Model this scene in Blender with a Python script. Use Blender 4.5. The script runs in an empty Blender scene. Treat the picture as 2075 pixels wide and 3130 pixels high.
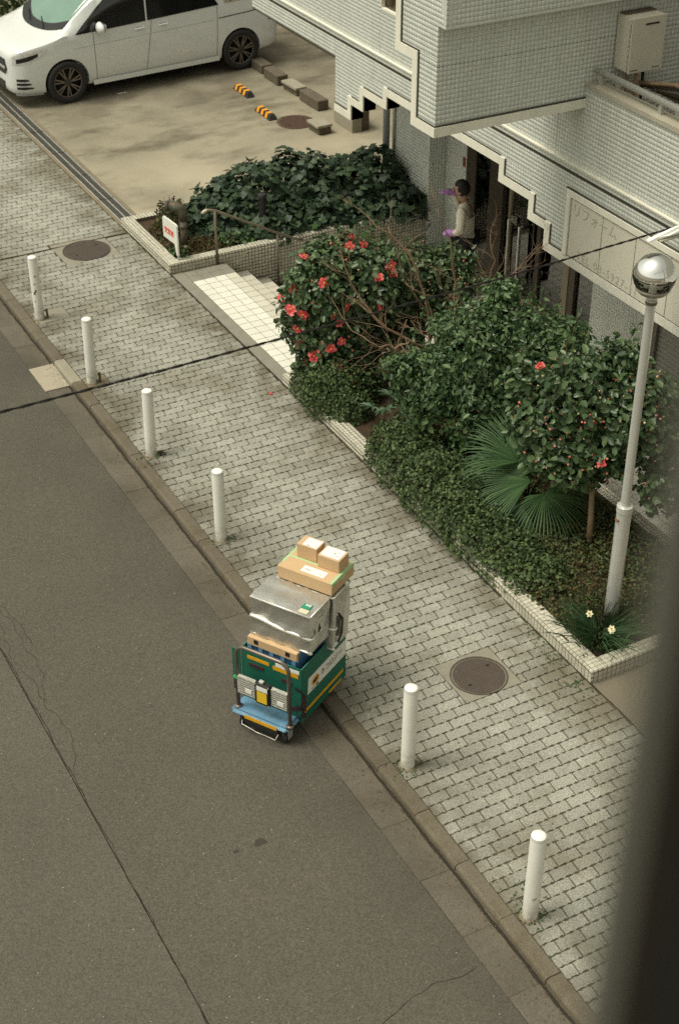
import bpy, bmesh, math, random
import numpy as np
from mathutils import Vector, Matrix

random.seed(7)
rng = np.random.default_rng(11)
scn = bpy.context.scene
COL = scn.collection
PI = math.pi

# ------------------------------------------------------------------ camera, sky, sun, exposure
YAW = math.atan2(2290, 4241)
PITCH = math.radians(34.5)
cam_d = bpy.data.cameras.new('camera')
cam = bpy.data.objects.new('camera', cam_d)
COL.objects.link(cam)
cam.location = (0, 0, 8.5)
_c, _s = math.cos(YAW), math.sin(YAW)
_right = Vector((_c, -_s, 0))
_fwd = Vector((_s * math.cos(PITCH), _c * math.cos(PITCH), -math.sin(PITCH)))
_up = _right.cross(_fwd)
cam.rotation_euler = Matrix((_right, _up, -_fwd)).transposed().to_euler()
cam_d.sensor_fit = 'VERTICAL'
cam_d.sensor_height = 36.0
cam_d.lens = 4626 / 3130 * 36.0
cam_d.clip_start = 0.02
cam_d.clip_end = 2000
cam_d.dof.use_dof = True
cam_d.dof.focus_distance = 11.6
cam_d.dof.aperture_fstop = 4.2
scn.camera = cam

SUN_EL, SUN_AZ = math.radians(64), math.radians(288)   # azimuth measured from +Y towards +X
w = bpy.data.worlds.new('World')
scn.world = w
w.use_nodes = True
nt = w.node_tree
nt.nodes.clear()
sky = nt.nodes.new('ShaderNodeTexSky')
sky.sky_type = 'NISHITA'
sky.sun_disc = False
sky.sun_elevation = SUN_EL
sky.sun_rotation = SUN_AZ
sky.dust_density = 4.0
hs = nt.nodes.new('ShaderNodeHueSaturation')
hs.inputs['Saturation'].default_value = 0.12          # overcast: a grey sky, no blue
tint = nt.nodes.new('ShaderNodeMix'); tint.data_type = 'RGBA'; tint.blend_type = 'MULTIPLY'
tint.inputs[0].default_value = 1.0
tint.inputs[7].default_value = (1.0, 0.982, 0.81, 1)
bg = nt.nodes.new('ShaderNodeBackground')
bg.inputs['Strength'].default_value = 0.116
out = nt.nodes.new('ShaderNodeOutputWorld')
nt.links.new(sky.outputs[0], hs.inputs['Color'])
nt.links.new(hs.outputs[0], tint.inputs[6])
nt.links.new(tint.outputs[2], bg.inputs['Color'])
nt.links.new(bg.outputs[0], out.inputs['Surface'])

sun_d = bpy.data.lights.new('sun', 'SUN')
sun_d.energy = 1.6
sun_d.angle = math.radians(22)
sun_d.color = (1.0, 0.95, 0.84)
sun = bpy.data.objects.new('sun', sun_d)
COL.objects.link(sun)
_sd = Vector((math.sin(SUN_AZ) * math.cos(SUN_EL), math.cos(SUN_AZ) * math.cos(SUN_EL), math.sin(SUN_EL)))
sun.rotation_euler = _sd.to_track_quat('Z', 'Y').to_euler()
sun.location = (-10, -4, 30)

vs = scn.view_settings
vs.view_transform = 'Standard'
vs.look = 'None'
vs.gamma = 1.0
vs.exposure = 0.42
vs.use_curve_mapping = False
scn.render.engine = 'CYCLES'
scn.cycles.use_denoising = False

# ------------------------------------------------------------------ helpers
def tag(o, label=None, cat=None, group=None, kind=None):
    if label: o['label'] = label
    if cat: o['category'] = cat
    if group: o['group'] = group
    if kind: o['kind'] = kind
    return o

def thing(name, loc, label, cat, group=None):
    o = bpy.data.objects.new(name, None)
    o.empty_display_size = 0.1
    o.location = loc
    COL.objects.link(o)
    return tag(o, label, cat, group)

LOCAL = set()     # things whose parts are written in the thing's own axes
def put(name, me, parent=None, loc=None, rot=None, wspace=True):
    o = bpy.data.objects.new(name, me)
    COL.objects.link(o)
    if parent is not None:
        o.parent = parent
        if wspace and parent.name not in LOCAL:      # mesh is written in world metres
            bpy_w = Matrix.Translation(parent.location)
            if parent.parent is None:
                o.matrix_parent_inverse = bpy_w.inverted()
    if loc is not None: o.location = loc
    if rot is not None: o.rotation_euler = rot
    return o

def np_mesh(name, V, F, mats, smooth=False, fm=None):
    """V (n,3) array, F (m,k) int array of equal-sized faces"""
    me = bpy.data.meshes.new(name)
    V = np.asarray(V, dtype=np.float32); F = np.asarray(F, dtype=np.int32)
    m, k = F.shape
    me.vertices.add(len(V)); me.vertices.foreach_set('co', V.ravel())
    me.loops.add(m * k); me.loops.foreach_set('vertex_index', F.ravel())
    me.polygons.add(m)
    me.polygons.foreach_set('loop_start', np.arange(0, m * k, k, dtype=np.int32))
    if fm is not None: me.polygons.foreach_set('material_index', np.asarray(fm, dtype=np.int32))
    if smooth: me.polygons.foreach_set('use_smooth', np.ones(m, dtype=bool))
    me.update(calc_edges=True)
    for mt in (mats if isinstance(mats, (list, tuple)) else [mats]): me.materials.append(mt)
    return me

class MB:
    def __init__(s): s.v = []; s.f = []; s.m = []
    def add(s, vs, fs, mi=0):
        b = len(s.v); s.v += [tuple(p) for p in vs]
        for f in fs: s.f.append(tuple(b + i for i in f)); s.m.append(mi)
        return s
    def box(s, x0, x1, y0, y1, z0, z1, mi=0):
        v = [(x0,y0,z0),(x1,y0,z0),(x1,y1,z0),(x0,y1,z0),(x0,y0,z1),(x1,y0,z1),(x1,y1,z1),(x0,y1,z1)]
        return s.add(v, [(0,3,2,1),(4,5,6,7),(0,1,5,4),(1,2,6,5),(2,3,7,6),(3,0,4,7)], mi)
    def obox(s, c, e1, e2, e3, mi=0, top=1.0):
        """oriented box: centre c, half vectors e1 e2 e3; top = taper of the +e3 end"""
        c, e1, e2, e3 = map(Vector, (c, e1, e2, e3)); v = []
        for sz, k in ((-1, 1), (1, top)):
            for a, b in ((-1,-1),(1,-1),(1,1),(-1,1)): v.append(c + e1*a*k + e2*b*k + e3*sz)
        return s.add(v, [(0,3,2,1),(4,5,6,7),(0,1,5,4),(1,2,6,5),(2,3,7,6),(3,0,4,7)], mi)
    def tube(s, pts, r, n=8, mi=0, caps=True):
        pts = [Vector(p) for p in pts]; rs = r if isinstance(r, (list, tuple)) else [r]*len(pts)
        b = len(s.v); prev = None
        for i, p in enumerate(pts):
            t = (pts[min(i+1, len(pts)-1)] - pts[max(i-1, 0)]).normalized()
            if prev is None:
                a = t.orthogonal().normalized()
            else:
                a = (prev - t * prev.dot(t))
                a = a.normalized() if a.length > 1e-6 else t.orthogonal().normalized()
            prev = a; bb = t.cross(a)
            for k in range(n):
                th = 2*PI*k/n
                s.v.append(tuple(p + (a*math.cos(th) + bb*math.sin(th))*rs[i]))
        for i in range(len(pts)-1):
            for k in range(n):
                k2 = (k+1) % n
                s.f.append((b+i*n+k, b+i*n+k2, b+(i+1)*n+k2, b+(i+1)*n+k)); s.m.append(mi)
        if caps:
            s.f.append(tuple(b+k for k in range(n))[::-1]); s.m.append(mi)
            e = b+(len(pts)-1)*n
            s.f.append(tuple(e+k for k in range(n))); s.m.append(mi)
        return s
    def lathe(s, prof, c, n=24, mi=0):
        b = len(s.v)
        for r, z in prof:
            for k in range(n):
                th = 2*PI*k/n; s.v.append((c[0]+r*math.cos(th), c[1]+r*math.sin(th), c[2]+z))
        for i in range(len(prof)-1):
            for k in range(n):
                k2 = (k+1) % n
                s.f.append((b+i*n+k, b+i*n+k2, b+(i+1)*n+k2, b+(i+1)*n+k)); s.m.append(mi)
        if prof[0][0] > 1e-6: s.f.append(tuple(b+k for k in range(n))[::-1]); s.m.append(mi)
        if prof[-1][0] > 1e-6:
            e = b+(len(prof)-1)*n; s.f.append(tuple(e+k for k in range(n))); s.m.append(mi)
        return s
    def prism(s, poly, fn0, fn1, mi=0):
        """poly list of 2d points; fn0/fn1 map (a,b) to the two end faces"""
        n = len(poly); v = [fn0(*p) for p in poly] + [fn1(*p) for p in poly]
        return s.add(v, [tuple(range(n))[::-1], tuple(range(n, 2*n))] + [(i, (i+1)%n, n+(i+1)%n, n+i) for i in range(n)], mi)
    def build(s, name, mats, parent=None, smooth=False, bevel=0, seg=1, fixn=True, autos=None):
        me = bpy.data.meshes.new(name)
        me.from_pydata(s.v, [], s.f)
        me.polygons.foreach_set('material_index', np.asarray(s.m, dtype=np.int32))
        for mt in (mats if isinstance(mats, (list, tuple)) else [mats]): me.materials.append(mt)
        if bevel or fixn:
            bm = bmesh.new(); bm.from_mesh(me)
            if fixn: bmesh.ops.recalc_face_normals(bm, faces=bm.faces[:])
            if bevel:
                ed = [e for e in bm.edges if len(e.link_faces) == 2 and e.calc_face_angle(0) > 0.6]
                bmesh.ops.bevel(bm, geom=ed, offset=bevel, segments=seg, affect='EDGES', clamp_overlap=True)
            bm.to_mesh(me); bm.free()
        if smooth: me.polygons.foreach_set('use_smooth', np.ones(len(me.polygons), dtype=bool))
        if autos is not None:
            me.polygons.foreach_set('use_smooth', np.ones(len(me.polygons), dtype=bool))
            me.set_sharp_from_angle(angle=autos)
        me.update()
        return put(name, me, parent)

def copy_tree(o, parent=None):
    c = o.copy(); COL.objects.link(c)
    if parent is not None: c.parent = parent
    for ch in list(o.children): copy_tree(ch, c)
    return c

# ------------------------------------------------------------------ materials
def mat(name, col, rough=0.7, metal=0.0, spec=0.4, var=0.0, rnd=0.0, scale=6.0, fine=0.0, fscale=120.0, bump=0.0, bscale=60.0,
        col2=None, c2scale=2.0, c2lo=0.45, c2hi=0.65, stretch=None, trans=0.0, coat=0.0, sss=0.0):
    """var: soft large mottling, rnd: variation per piece, fine: fine grain, col2: blotches of a second colour"""
    m = bpy.data.materials.new(name); m.use_nodes = True
    t = m.node_tree; L = t.links
    p = t.nodes['Principled BSDF']
    p.inputs['Roughness'].default_value = rough
    p.inputs['Metallic'].default_value = metal
    p.inputs['Specular IOR Level'].default_value = spec
    if trans: p.inputs['Transmission Weight'].default_value = trans
    if coat: p.inputs['Coat Weight'].default_value = coat; p.inputs['Coat Roughness'].default_value = 0.05
    p.inputs['Base Color'].default_value = (*col, 1)
    geo = None
    def pos():
        nonlocal geo
        if geo is None:
            geo = t.nodes.new('ShaderNodeNewGeometry')
        if stretch:
            mp = t.nodes.new('ShaderNodeMapping'); mp.inputs['Scale'].default_value = stretch
            L.new(geo.outputs['Position'], mp.inputs[0]); return mp.outputs[0]
        return geo.outputs['Position']
    cur = None
    def noise(sc, det=4.0, ro=0.6):
        n = t.nodes.new('ShaderNodeTexNoise'); n.inputs['Scale'].default_value = sc; n.inputs['Detail'].default_value = det
        n.inputs['Roughness'].default_value = ro
        L.new(pos(), n.inputs['Vector']); return n.outputs['Fac']
    def rgb(c):
        n = t.nodes.new('ShaderNodeRGB'); n.outputs[0].default_value = (*c, 1); return n.outputs[0]
    if var or rnd or fine or col2:
        cur = rgb(col)
        if col2:
            mr = t.nodes.new('ShaderNodeMapRange'); mr.inputs[1].default_value = c2lo; mr.inputs[2].default_value = c2hi
            L.new(noise(c2scale, 5.0, 0.65), mr.inputs[0])
            mx = t.nodes.new('ShaderNodeMix'); mx.data_type = 'RGBA'
            L.new(mr.outputs[0], mx.inputs[0]); L.new(cur, mx.inputs[6]); L.new(rgb(col2), mx.inputs[7]); cur = mx.outputs[2]
        val = None
        def acc(sock, amt, center=0.5, k=2.0):
            nonlocal val
            ma = t.nodes.new('ShaderNodeMath'); ma.operation = 'MULTIPLY_ADD'
            ma.inputs[1].default_value = k*amt; ma.inputs[2].default_value = 1 - center*k*amt
            L.new(sock, ma.inputs[0])
            if val is None: val = ma.outputs[0]
            else:
                mu = t.nodes.new('ShaderNodeMath'); mu.operation = 'MULTIPLY'
                L.new(val, mu.inputs[0]); L.new(ma.outputs[0], mu.inputs[1]); val = mu.outputs[0]
        if var: acc(noise(scale), var, 0.5, 3.0)
        if fine: acc(noise(fscale, 2.0), fine, 0.5, 3.0)
        if rnd:
            pos()
            oi = t.nodes.new('ShaderNodeObjectInfo')
            ad = t.nodes.new('ShaderNodeMath'); ad.operation = 'ADD'
            L.new(geo.outputs['Random Per Island'], ad.inputs[0]); L.new(oi.outputs['Random'], ad.inputs[1])
            fr = t.nodes.new('ShaderNodeMath'); fr.operation = 'FRACT'; L.new(ad.outputs[0], fr.inputs[0])
            acc(fr.outputs[0], rnd)
        if val is not None:
            mx = t.nodes.new('ShaderNodeVectorMath'); mx.operation = 'SCALE'
            L.new(cur, mx.inputs[0]); L.new(val, mx.inputs['Scale']); cur = mx.outputs[0]
        L.new(cur, p.inputs['Base Color'])
    if bump:
        b = t.nodes.new('ShaderNodeBump'); b.inputs['Strength'].default_value = bump; b.inputs['Distance'].default_value = 0.01
        L.new(noise(bscale, 3.0), b.inputs['Height']); L.new(b.outputs[0], p.inputs['Normal'])
    m['_cur'] = 0
    return m

def leaf_mat(name, c1, c2, rough=0.45, spec=0.35, trans=0.25):
    """two greens picked per leaf, with a little light passing through"""
    m = bpy.data.materials.new(name); m.use_nodes = True
    t = m.node_tree; L = t.links; p = t.nodes['Principled BSDF']
    geo = t.nodes.new('ShaderNodeNewGeometry'); oi = t.nodes.new('ShaderNodeObjectInfo')
    ad = t.nodes.new('ShaderNodeMath'); ad.operation = 'ADD'
    L.new(geo.outputs['Random Per Island'], ad.inputs[0]); L.new(oi.outputs['Random'], ad.inputs[1])
    fr = t.nodes.new('ShaderNodeMath'); fr.operation = 'FRACT'; L.new(ad.outputs[0], fr.inputs[0])
    r = t.nodes.new('ShaderNodeValToRGB')
    r.color_ramp.elements[0].color = (*c1, 1); r.color_ramp.elements[1].color = (*c2, 1)
    r.color_ramp.elements[0].position = 0.25
    L.new(fr.outputs[0], r.inputs[0]); L.new(r.outputs[0], p.inputs['Base Color'])
    p.inputs['Roughness'].default_value = rough; p.inputs['Specular IOR Level'].default_value = spec
    tr = t.nodes.new('ShaderNodeBsdfTranslucent'); L.new(r.outputs[0], tr.inputs[0])
    mx = t.nodes.new('ShaderNodeMixShader'); mx.inputs[0].default_value = trans
    o = t.nodes['Material Output']
    L.new(p.outputs[0], mx.inputs[1]); L.new(tr.outputs[0], mx.inputs[2]); L.new(mx.outputs[0], o.inputs[0])
    return m

def glass_mat(name, tint_c, refl=0.10):
    m = bpy.data.materials.new(name); m.use_nodes = True
    t = m.node_tree; L = t.links; t.nodes.remove(t.nodes['Principled BSDF'])
    tr = t.nodes.new('ShaderNodeBsdfTransparent'); tr.inputs[0].default_value = (*tint_c, 1)
    gl = t.nodes.new('ShaderNodeBsdfGlossy'); gl.inputs['Roughness'].default_value = 0.03
    fr = t.nodes.new('ShaderNodeFresnel'); fr.inputs[0].default_value = 1.5
    ad = t.nodes.new('ShaderNodeMath'); ad.operation = 'ADD'; ad.inputs[1].default_value = refl; ad.use_clamp = True
    L.new(fr.outputs[0], ad.inputs[0])
    mx = t.nodes.new('ShaderNodeMixShader')
    L.new(ad.outputs[0], mx.inputs[0]); L.new(tr.outputs[0], mx.inputs[1]); L.new(gl.outputs[0], mx.inputs[2])
    L.new(mx.outputs[0], t.nodes['Material Output'].inputs[0])
    return m

M = {}
M['asphalt'] = mat('asphalt', (0.091, 0.082, 0.064), 0.9, var=0.14, scale=0.45, fine=0.55, fscale=75, bump=0.5, bscale=90, spec=0.3)
M['asphalt_old'] = mat('asphalt_old', (0.099, 0.090, 0.071), 0.9, var=0.14, scale=0.45, fine=0.5, fscale=75, bump=0.5, bscale=90, spec=0.3)
M['crack'] = mat('crack_filler', (0.028, 0.024, 0.016), 0.95)
M['chip'] = mat('pale_chip', (0.36, 0.345, 0.29), 0.9, rnd=.4)
M['gutter'] = mat('gutter_concrete', (0.112, 0.099, 0.075), 0.9, var=0.16, scale=1.6, rnd=0.10, fine=0.4, fscale=75, col2=(0.088, 0.074, 0.052), c2scale=1.2)
M['gutter_new'] = mat('new_concrete', (0.34, 0.30, 0.225), 0.9, var=0.08, fine=0.12)
M['kerb'] = mat('kerb_concrete', (0.135, 0.114, 0.082), 0.92, var=0.22, scale=3.0, rnd=0.12, fine=0.4, fscale=75, col2=(0.09, 0.072, 0.046), c2scale=3.0)
M['paver'] = mat('paver', (0.305, 0.300, 0.255), 0.9, rnd=0.11, fine=0.65, fscale=80, var=0.10, scale=1.1, col2=(0.165, 0.148, 0.105), c2scale=0.9, c2lo=0.48, c2hi=0.74, bump=0.3, bscale=130)
M['joint'] = mat('joint_sand', (0.082, 0.070, 0.044), 0.95, var=0.3, scale=4, col2=(0.06, 0.066, 0.028), c2scale=2.5)
M['mortar'] = mat('mortar', (0.245, 0.228, 0.178), 0.92, var=0.18, scale=8, fine=0.2, fscale=90)
M['mortar_dirty'] = mat('mortar_dirty', (0.19, 0.155, 0.105), 0.92, var=0.25, scale=8, fine=0.2, fscale=90)
M['parking'] = mat('parking_concrete', (0.268, 0.238, 0.170), 0.9, var=0.24, scale=1.1, fine=0.35, fscale=70, stretch=(0.65, 1.15, 1),
                   col2=(0.112, 0.096, 0.066), c2scale=1.3, c2lo=0.48, c2hi=0.70)
M['driveway'] = mat('driveway', (0.17, 0.145, 0.105), 0.9, var=0.12, scale=1.5, fine=0.2)
M['tile'] = mat('wall_tile', (0.58, 0.60, 0.55), 0.42, rnd=0.05, var=0.10, scale=1.3, stretch=(2.5, 2.5, 0.35), spec=0.45)
M['grout'] = mat('grout', (0.30, 0.297, 0.26), 0.9, var=0.15, scale=3)
M['ptile'] = mat('planter_tile', (0.50, 0.475, 0.385), 0.5, rnd=0.10, var=0.14, scale=4, spec=0.4)
M['pgrout'] = mat('planter_grout', (0.15, 0.125, 0.08), 0.9, var=0.2, scale=5)
M['trim'] = mat('trim_paint', (0.75, 0.725, 0.62), 0.6, var=0.12, scale=1.6, stretch=(3, 3, 0.4))
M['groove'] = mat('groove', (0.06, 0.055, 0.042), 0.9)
M['soffit'] = mat('soffit_board', (0.30, 0.28, 0.22), 0.8, var=0.08)
M['innerwall'] = mat('inner_wall', (0.28, 0.26, 0.21), 0.8, var=0.1, scale=2)
M['landing'] = mat('landing_tile', (0.70, 0.68, 0.60), 0.45, rnd=0.035, var=0.06, scale=3)
M['step'] = mat('step_tile', (0.56, 0.53, 0.44), 0.5, rnd=0.06, var=0.10, scale=3)
M['border'] = mat('border_stone', (0.225, 0.212, 0.172), 0.85, var=0.2, scale=5, fine=0.15)
M['white'] = mat('white_paint', (0.76, 0.75, 0.68), 0.45, var=0.06, scale=9, spec=0.4, col2=(0.60, 0.56, 0.46), c2scale=7, c2lo=0.62, c2hi=0.78)
M['whitecap'] = mat('white_cap', (0.82, 0.81, 0.76), 0.4, var=0.03, scale=30)
M['rust'] = mat('rust', (0.20, 0.10, 0.045), 0.9, var=0.3, scale=30)
M['iron'] = mat('cast_iron', (0.085, 0.066, 0.052), 0.75, var=0.15, scale=8, fine=0.2, spec=0.4)
M['grate'] = mat('grating', (0.105, 0.098, 0.082), 0.6, metal=0.5, rnd=0.15, var=0.1)
M['galv'] = mat('galvanised', (0.48, 0.48, 0.44), 0.45, metal=0.5, var=0.1, scale=6)
M['dark'] = mat('dark_void', (0.018, 0.016, 0.013), 0.9)
M['steel'] = mat('stainless', (0.55, 0.53, 0.48), 0.28, metal=1.0)
M['bronze'] = mat('bronze_frame', (0.075, 0.058, 0.042), 0.45, metal=0.3, var=0.1)
M['beige'] = mat('beige_frame', (0.22, 0.185, 0.125), 0.6)
M['soil'] = mat('soil', (0.055, 0.034, 0.018), 0.95, var=0.35, scale=9, fine=0.35, fscale=60, bump=0.8, bscale=30)
M['bark'] = mat('bark', (0.135, 0.082, 0.048), 0.85, var=0.3, scale=14)
M['bark_pale'] = mat('bark_pale', (0.24, 0.165, 0.095), 0.8, var=0.25, scale=14)
M['concrete_block'] = mat('block_concrete', (0.115, 0.094, 0.066), 0.92, var=0.25, scale=5, fine=0.25, fscale=60)
M['block_pale'] = mat('block_pale', (0.30, 0.275, 0.21), 0.9, var=0.2, scale=6, fine=0.2, fscale=60)

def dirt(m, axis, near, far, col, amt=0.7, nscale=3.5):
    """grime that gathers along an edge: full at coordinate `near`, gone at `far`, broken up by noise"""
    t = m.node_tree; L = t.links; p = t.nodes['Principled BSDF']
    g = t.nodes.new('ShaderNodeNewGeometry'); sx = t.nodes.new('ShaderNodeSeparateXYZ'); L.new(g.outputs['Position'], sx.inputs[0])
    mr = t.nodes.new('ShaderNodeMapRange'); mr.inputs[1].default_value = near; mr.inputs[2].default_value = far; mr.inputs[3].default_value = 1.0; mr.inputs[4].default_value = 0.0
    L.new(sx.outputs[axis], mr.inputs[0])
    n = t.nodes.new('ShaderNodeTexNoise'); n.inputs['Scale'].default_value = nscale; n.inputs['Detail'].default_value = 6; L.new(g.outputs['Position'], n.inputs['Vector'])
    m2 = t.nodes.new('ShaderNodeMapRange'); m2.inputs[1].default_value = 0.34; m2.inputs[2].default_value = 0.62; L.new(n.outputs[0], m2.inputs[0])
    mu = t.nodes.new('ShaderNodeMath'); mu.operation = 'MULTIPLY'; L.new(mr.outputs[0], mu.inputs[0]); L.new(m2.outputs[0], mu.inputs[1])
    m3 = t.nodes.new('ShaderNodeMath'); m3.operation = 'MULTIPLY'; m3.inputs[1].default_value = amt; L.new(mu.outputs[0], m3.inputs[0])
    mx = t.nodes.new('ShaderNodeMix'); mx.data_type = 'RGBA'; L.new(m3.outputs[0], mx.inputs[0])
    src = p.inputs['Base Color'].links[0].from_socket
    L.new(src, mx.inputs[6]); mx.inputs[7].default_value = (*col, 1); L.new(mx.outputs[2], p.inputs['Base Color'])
dirt(M['paver'], 0, 4.50, 5.35, (0.095, 0.080, 0.052), 1.0, 2.2)
dirt(M['paver'], 0, 6.53, 5.95, (0.115, 0.098, 0.062), 0.95)
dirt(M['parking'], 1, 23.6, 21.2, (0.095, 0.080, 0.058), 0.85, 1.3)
dirt(M['parking'], 1, 18.6, 20.9, (0.46, 0.405, 0.295), 1.0, 0.7)
dirt(M['white'], 2, 0.0, 0.22, (0.24, 0.21, 0.15), 0.8, 18.0)
dirt(M['trim'], 2, 1.55, 1.80, (0.42, 0.39, 0.31), 0.5, 6.0)
dirt(M['gutter'], 0, 4.44, 4.28, (0.150, 0.128, 0.090), 0.7, 2.0)
dirt(M['asphalt'], 0, 4.15, 3.5, (0.060, 0.054, 0.042), 0.6, 1.2)

# ------------------------------------------------------------------ ground, road, gutter, kerb, pavement
# world: +X across the street towards the flats, +Y along the street away from the camera, pavement top z = 0
def sheet(name, x0, x1, y0, y1, z, m, th=0.02):
    o = MB().box(x0, x1, y0, y1, z - th, z).build(name, m)
    return tag(o, kind='structure')

tag(MB().box(-300, 300, -300, 300, -0.95, -0.75).build('ground', M['driveway']), kind='structure')
ROADZ = -0.06
sheet('road', 2.28, 4.15, -40, 90, ROADZ, M['asphalt'], 0.3)
road = bpy.data.objects['road']
far_lane = sheet('road_old_asphalt', -9.0, 2.272, -40, 90, ROADZ, M['asphalt_old'], 0.3)

# the seam between the two layers of asphalt opens into a crack; more cracks wander off it
def crack(pts, wd, name='crack', jit=0.012, parent=road, z=ROADZ + 0.0015):
    P = []
    for (a, b) in zip(pts[:-1], pts[1:]):
        n = max(2, int((Vector(b) - Vector(a)).length / 0.05))
        for i in range(n): P.append(Vector(a).lerp(Vector(b), i / n))
    P.append(Vector(pts[-1]))
    V, F = [], []
    ph = random.random() * 9
    for i, p in enumerate(P):
        t = (P[min(i+1, len(P)-1)] - P[max(i-1, 0)]); t = t.normalized(); nrm = Vector((-t.y, t.x))
        off = jit * (math.sin(i*0.41+ph) + 0.6*math.sin(i*1.13+ph*2) + random.uniform(-.5, .5))
        ww = wd * random.uniform(0.35 if wd < .03 else 0.7, 1.0) * (0.25 if i in (0, len(P)-1) else 1)
        a = p + nrm*(off+ww/2); b = p + nrm*(off-ww/2)
        V += [(a.x, a.y, z), (b.x, b.y, z)]
    F = [(2*i, 2*i+1, 2*i+3, 2*i+2) for i in range(len(P)-1)]
    return put(name, np_mesh(name, V, F, M['crack']), parent)
crack([(2.277, 4.6), (2.270, 6.0), (2.285, 7.9), (2.29, 9.4), (2.285, 10.6), (2.26, 13.0), (2.28, 18)], 0.011, jit=0.006)
crack([(2.31, 8.7), (2.43, 9.0), (2.40, 9.6), (2.50, 10.2), (2.44, 11.2)], 0.006, jit=0.02)
crack([(2.40, 9.6), (2.34, 10.3), (2.36, 11.4)], 0.005, jit=0.02)
crack([(2.56, 10.4), (2.48, 11.1), (2.34, 11.9)], 0.006, jit=0.02)
crack([(2.9, 5.35), (3.3, 5.50), (3.75, 5.62), (4.1, 5.58)], 0.008, jit=0.012)
# loose pale chips in the asphalt surface, far too many to count
n = 2000
cx = rng.uniform(0.4, 4.12, n); cy = rng.uniform(4.4, 19, n); r = rng.uniform(0.002, 0.0055, n)
V = np.zeros((n, 4, 3)); an = rng.uniform(0, 6.28, n)
for k in range(4):
    V[:, k, 0] = cx + r*np.cos(an + k*1.57); V[:, k, 1] = cy + r*np.sin(an + k*1.57)*rng.uniform(.6, 1, n); V[:, k, 2] = ROADZ + 0.003
chips = put('gravel_chips', np_mesh('gravel_chips', V.reshape(-1, 3), np.arange(n*4).reshape(-1, 4), M['chip']))
tag(chips, kind='stuff')
# grit and leaf crumbs that collect in the gutter, specks of gum on the paving
def crumbs(name, n, xs, ys, z, rmin, rmax, m):
    V = np.zeros((n, 4, 3)); x, y = xs(n), ys(n); r = rng.uniform(rmin, rmax, n); an = rng.uniform(0, 6.28, n)
    for k in range(4):
        V[:, k, 0] = x + r*np.cos(an + k*1.57)*rng.uniform(.5, 1, n); V[:, k, 1] = y + r*np.sin(an + k*1.57); V[:, k, 2] = z + rng.uniform(0, .003, n)
    tag(put(name, np_mesh(name, V.reshape(-1, 3), np.arange(n*4).reshape(-1, 4), m)), kind='stuff')
crumbs('gutter_grit', 2600, lambda n: 4.43 - np.abs(rng.normal(0, .07, n)), lambda n: rng.uniform(4.4, 19, n), -0.052, .002, .007, mat('grit', (0.075, 0.058, 0.036), 0.95, rnd=.6))
crumbs('leaf_crumbs', 60, lambda n: 6.5 - np.abs(rng.normal(0, .12, n)), lambda n: rng.uniform(7, 14, n), 0.004, .006, .014, mat('leaf_crumb', (0.10, 0.062, 0.028), 0.9, rnd=.5))
crumbs('gum_specks', 120, lambda n: rng.uniform(4.6, 6.45, n), lambda n: rng.uniform(4.8, 17, n), 0.0022, .006, .014, mat('gum', (0.14, 0.125, 0.095), 0.9, rnd=.4))
# a small oil stain on the road
for (sx, sy, sr) in ((3.29, 7.36, 0.045), (3.09, 7.36, 0.02)):
    pts = [(sx + sr*(1+0.3*math.sin(3*a+sx))*math.cos(a), sy + sr*(1+0.3*math.cos(2*a))*math.sin(a)) for a in np.linspace(0, 2*PI, 18, endpoint=False)]
    put('oil_stain', np_mesh('oil_stain', [(x, y, ROADZ+0.002) for x, y in pts], [list(range(18))], mat('oil', (0.045, 0.038, 0.029), 0.8)), road)

# gutter: concrete slabs 0.585 m long that dip to the kerb
gutter = tag(MB().box(4.15, 4.44, -10, 60, -0.40, -0.075).build('gutter', M['joint']), kind='structure')
def gut_me(nm, m, L=0.578):
    return MB().add([(4.153, 0, -0.07), (4.153, L, -0.07), (4.435, L, -0.082), (4.435, 0, -0.082),
                     (4.153, 0, -0.056), (4.153, L, -0.056), (4.40, L, -0.066), (4.40, 0, -0.066), (4.435, L, -0.060), (4.435, 0, -0.060)],
                    [(4, 7, 6, 5), (7, 9, 8, 6), (0, 4, 5, 1), (0, 3, 9, 7, 4), (1, 5, 6, 8, 2), (3, 2, 8, 9)]).build(nm, m, gutter).data
g0 = gut_me('gutter_slab', M['gutter'], 0.5815); bpy.data.objects.remove(bpy.data.objects['gutter_slab'])
for i in range(-14, 40):
    y = 9.955 + 0.5845*i
    if 14.55 < y < 15.1:
        continue
    put('gutter_slab', g0, gutter, loc=(random.uniform(-.002, .002), y, random.uniform(-.002, .001)))
g1 = MB().box(4.14, 4.43, 14.64, 15.22, -0.08, -0.052).build('gutter_slab', M['gutter_new'], gutter, bevel=0.004)
tag(g1, 'pale newly cast slab')

crack([(4.418, 3.0), (4.420, 9.0), (4.417, 16), (4.42, 26)], 0.034, 'grime_line', 0.003, gutter, -0.0585)
kerb = tag(MB().box(4.45, 4.55, -10, 60, -0.40, -0.03).build('kerb', M['joint']), kind='structure')
kb = MB().add([(4.432, 0, -0.09), (4.558, 0, -0.09), (4.558, 0, 0.0), (4.462, 0, 0.001), (4.447, 0, -0.006), (4.438, 0, -0.02),
               (4.432, .578, -0.09), (4.558, .578, -0.09), (4.558, .578, 0.0), (4.462, .578, 0.001), (4.447, .578, -0.006), (4.438, .578, -0.02)],
              [(0,1,2,3,4,5), (11,10,9,8,7,6), (2,1,7,8), (3,2,8,9), (4,3,9,10), (5,4,10,11), (0,5,11,6), (1,0,6,7)]).build('kerb_stone', M['kerb'], kerb)
km = kb.data; bpy.data.objects.remove(kb)
kn = mat('kerb_new', (0.27, 0.245, 0.185), 0.9, var=0.12, scale=4, fine=0.2)
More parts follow.
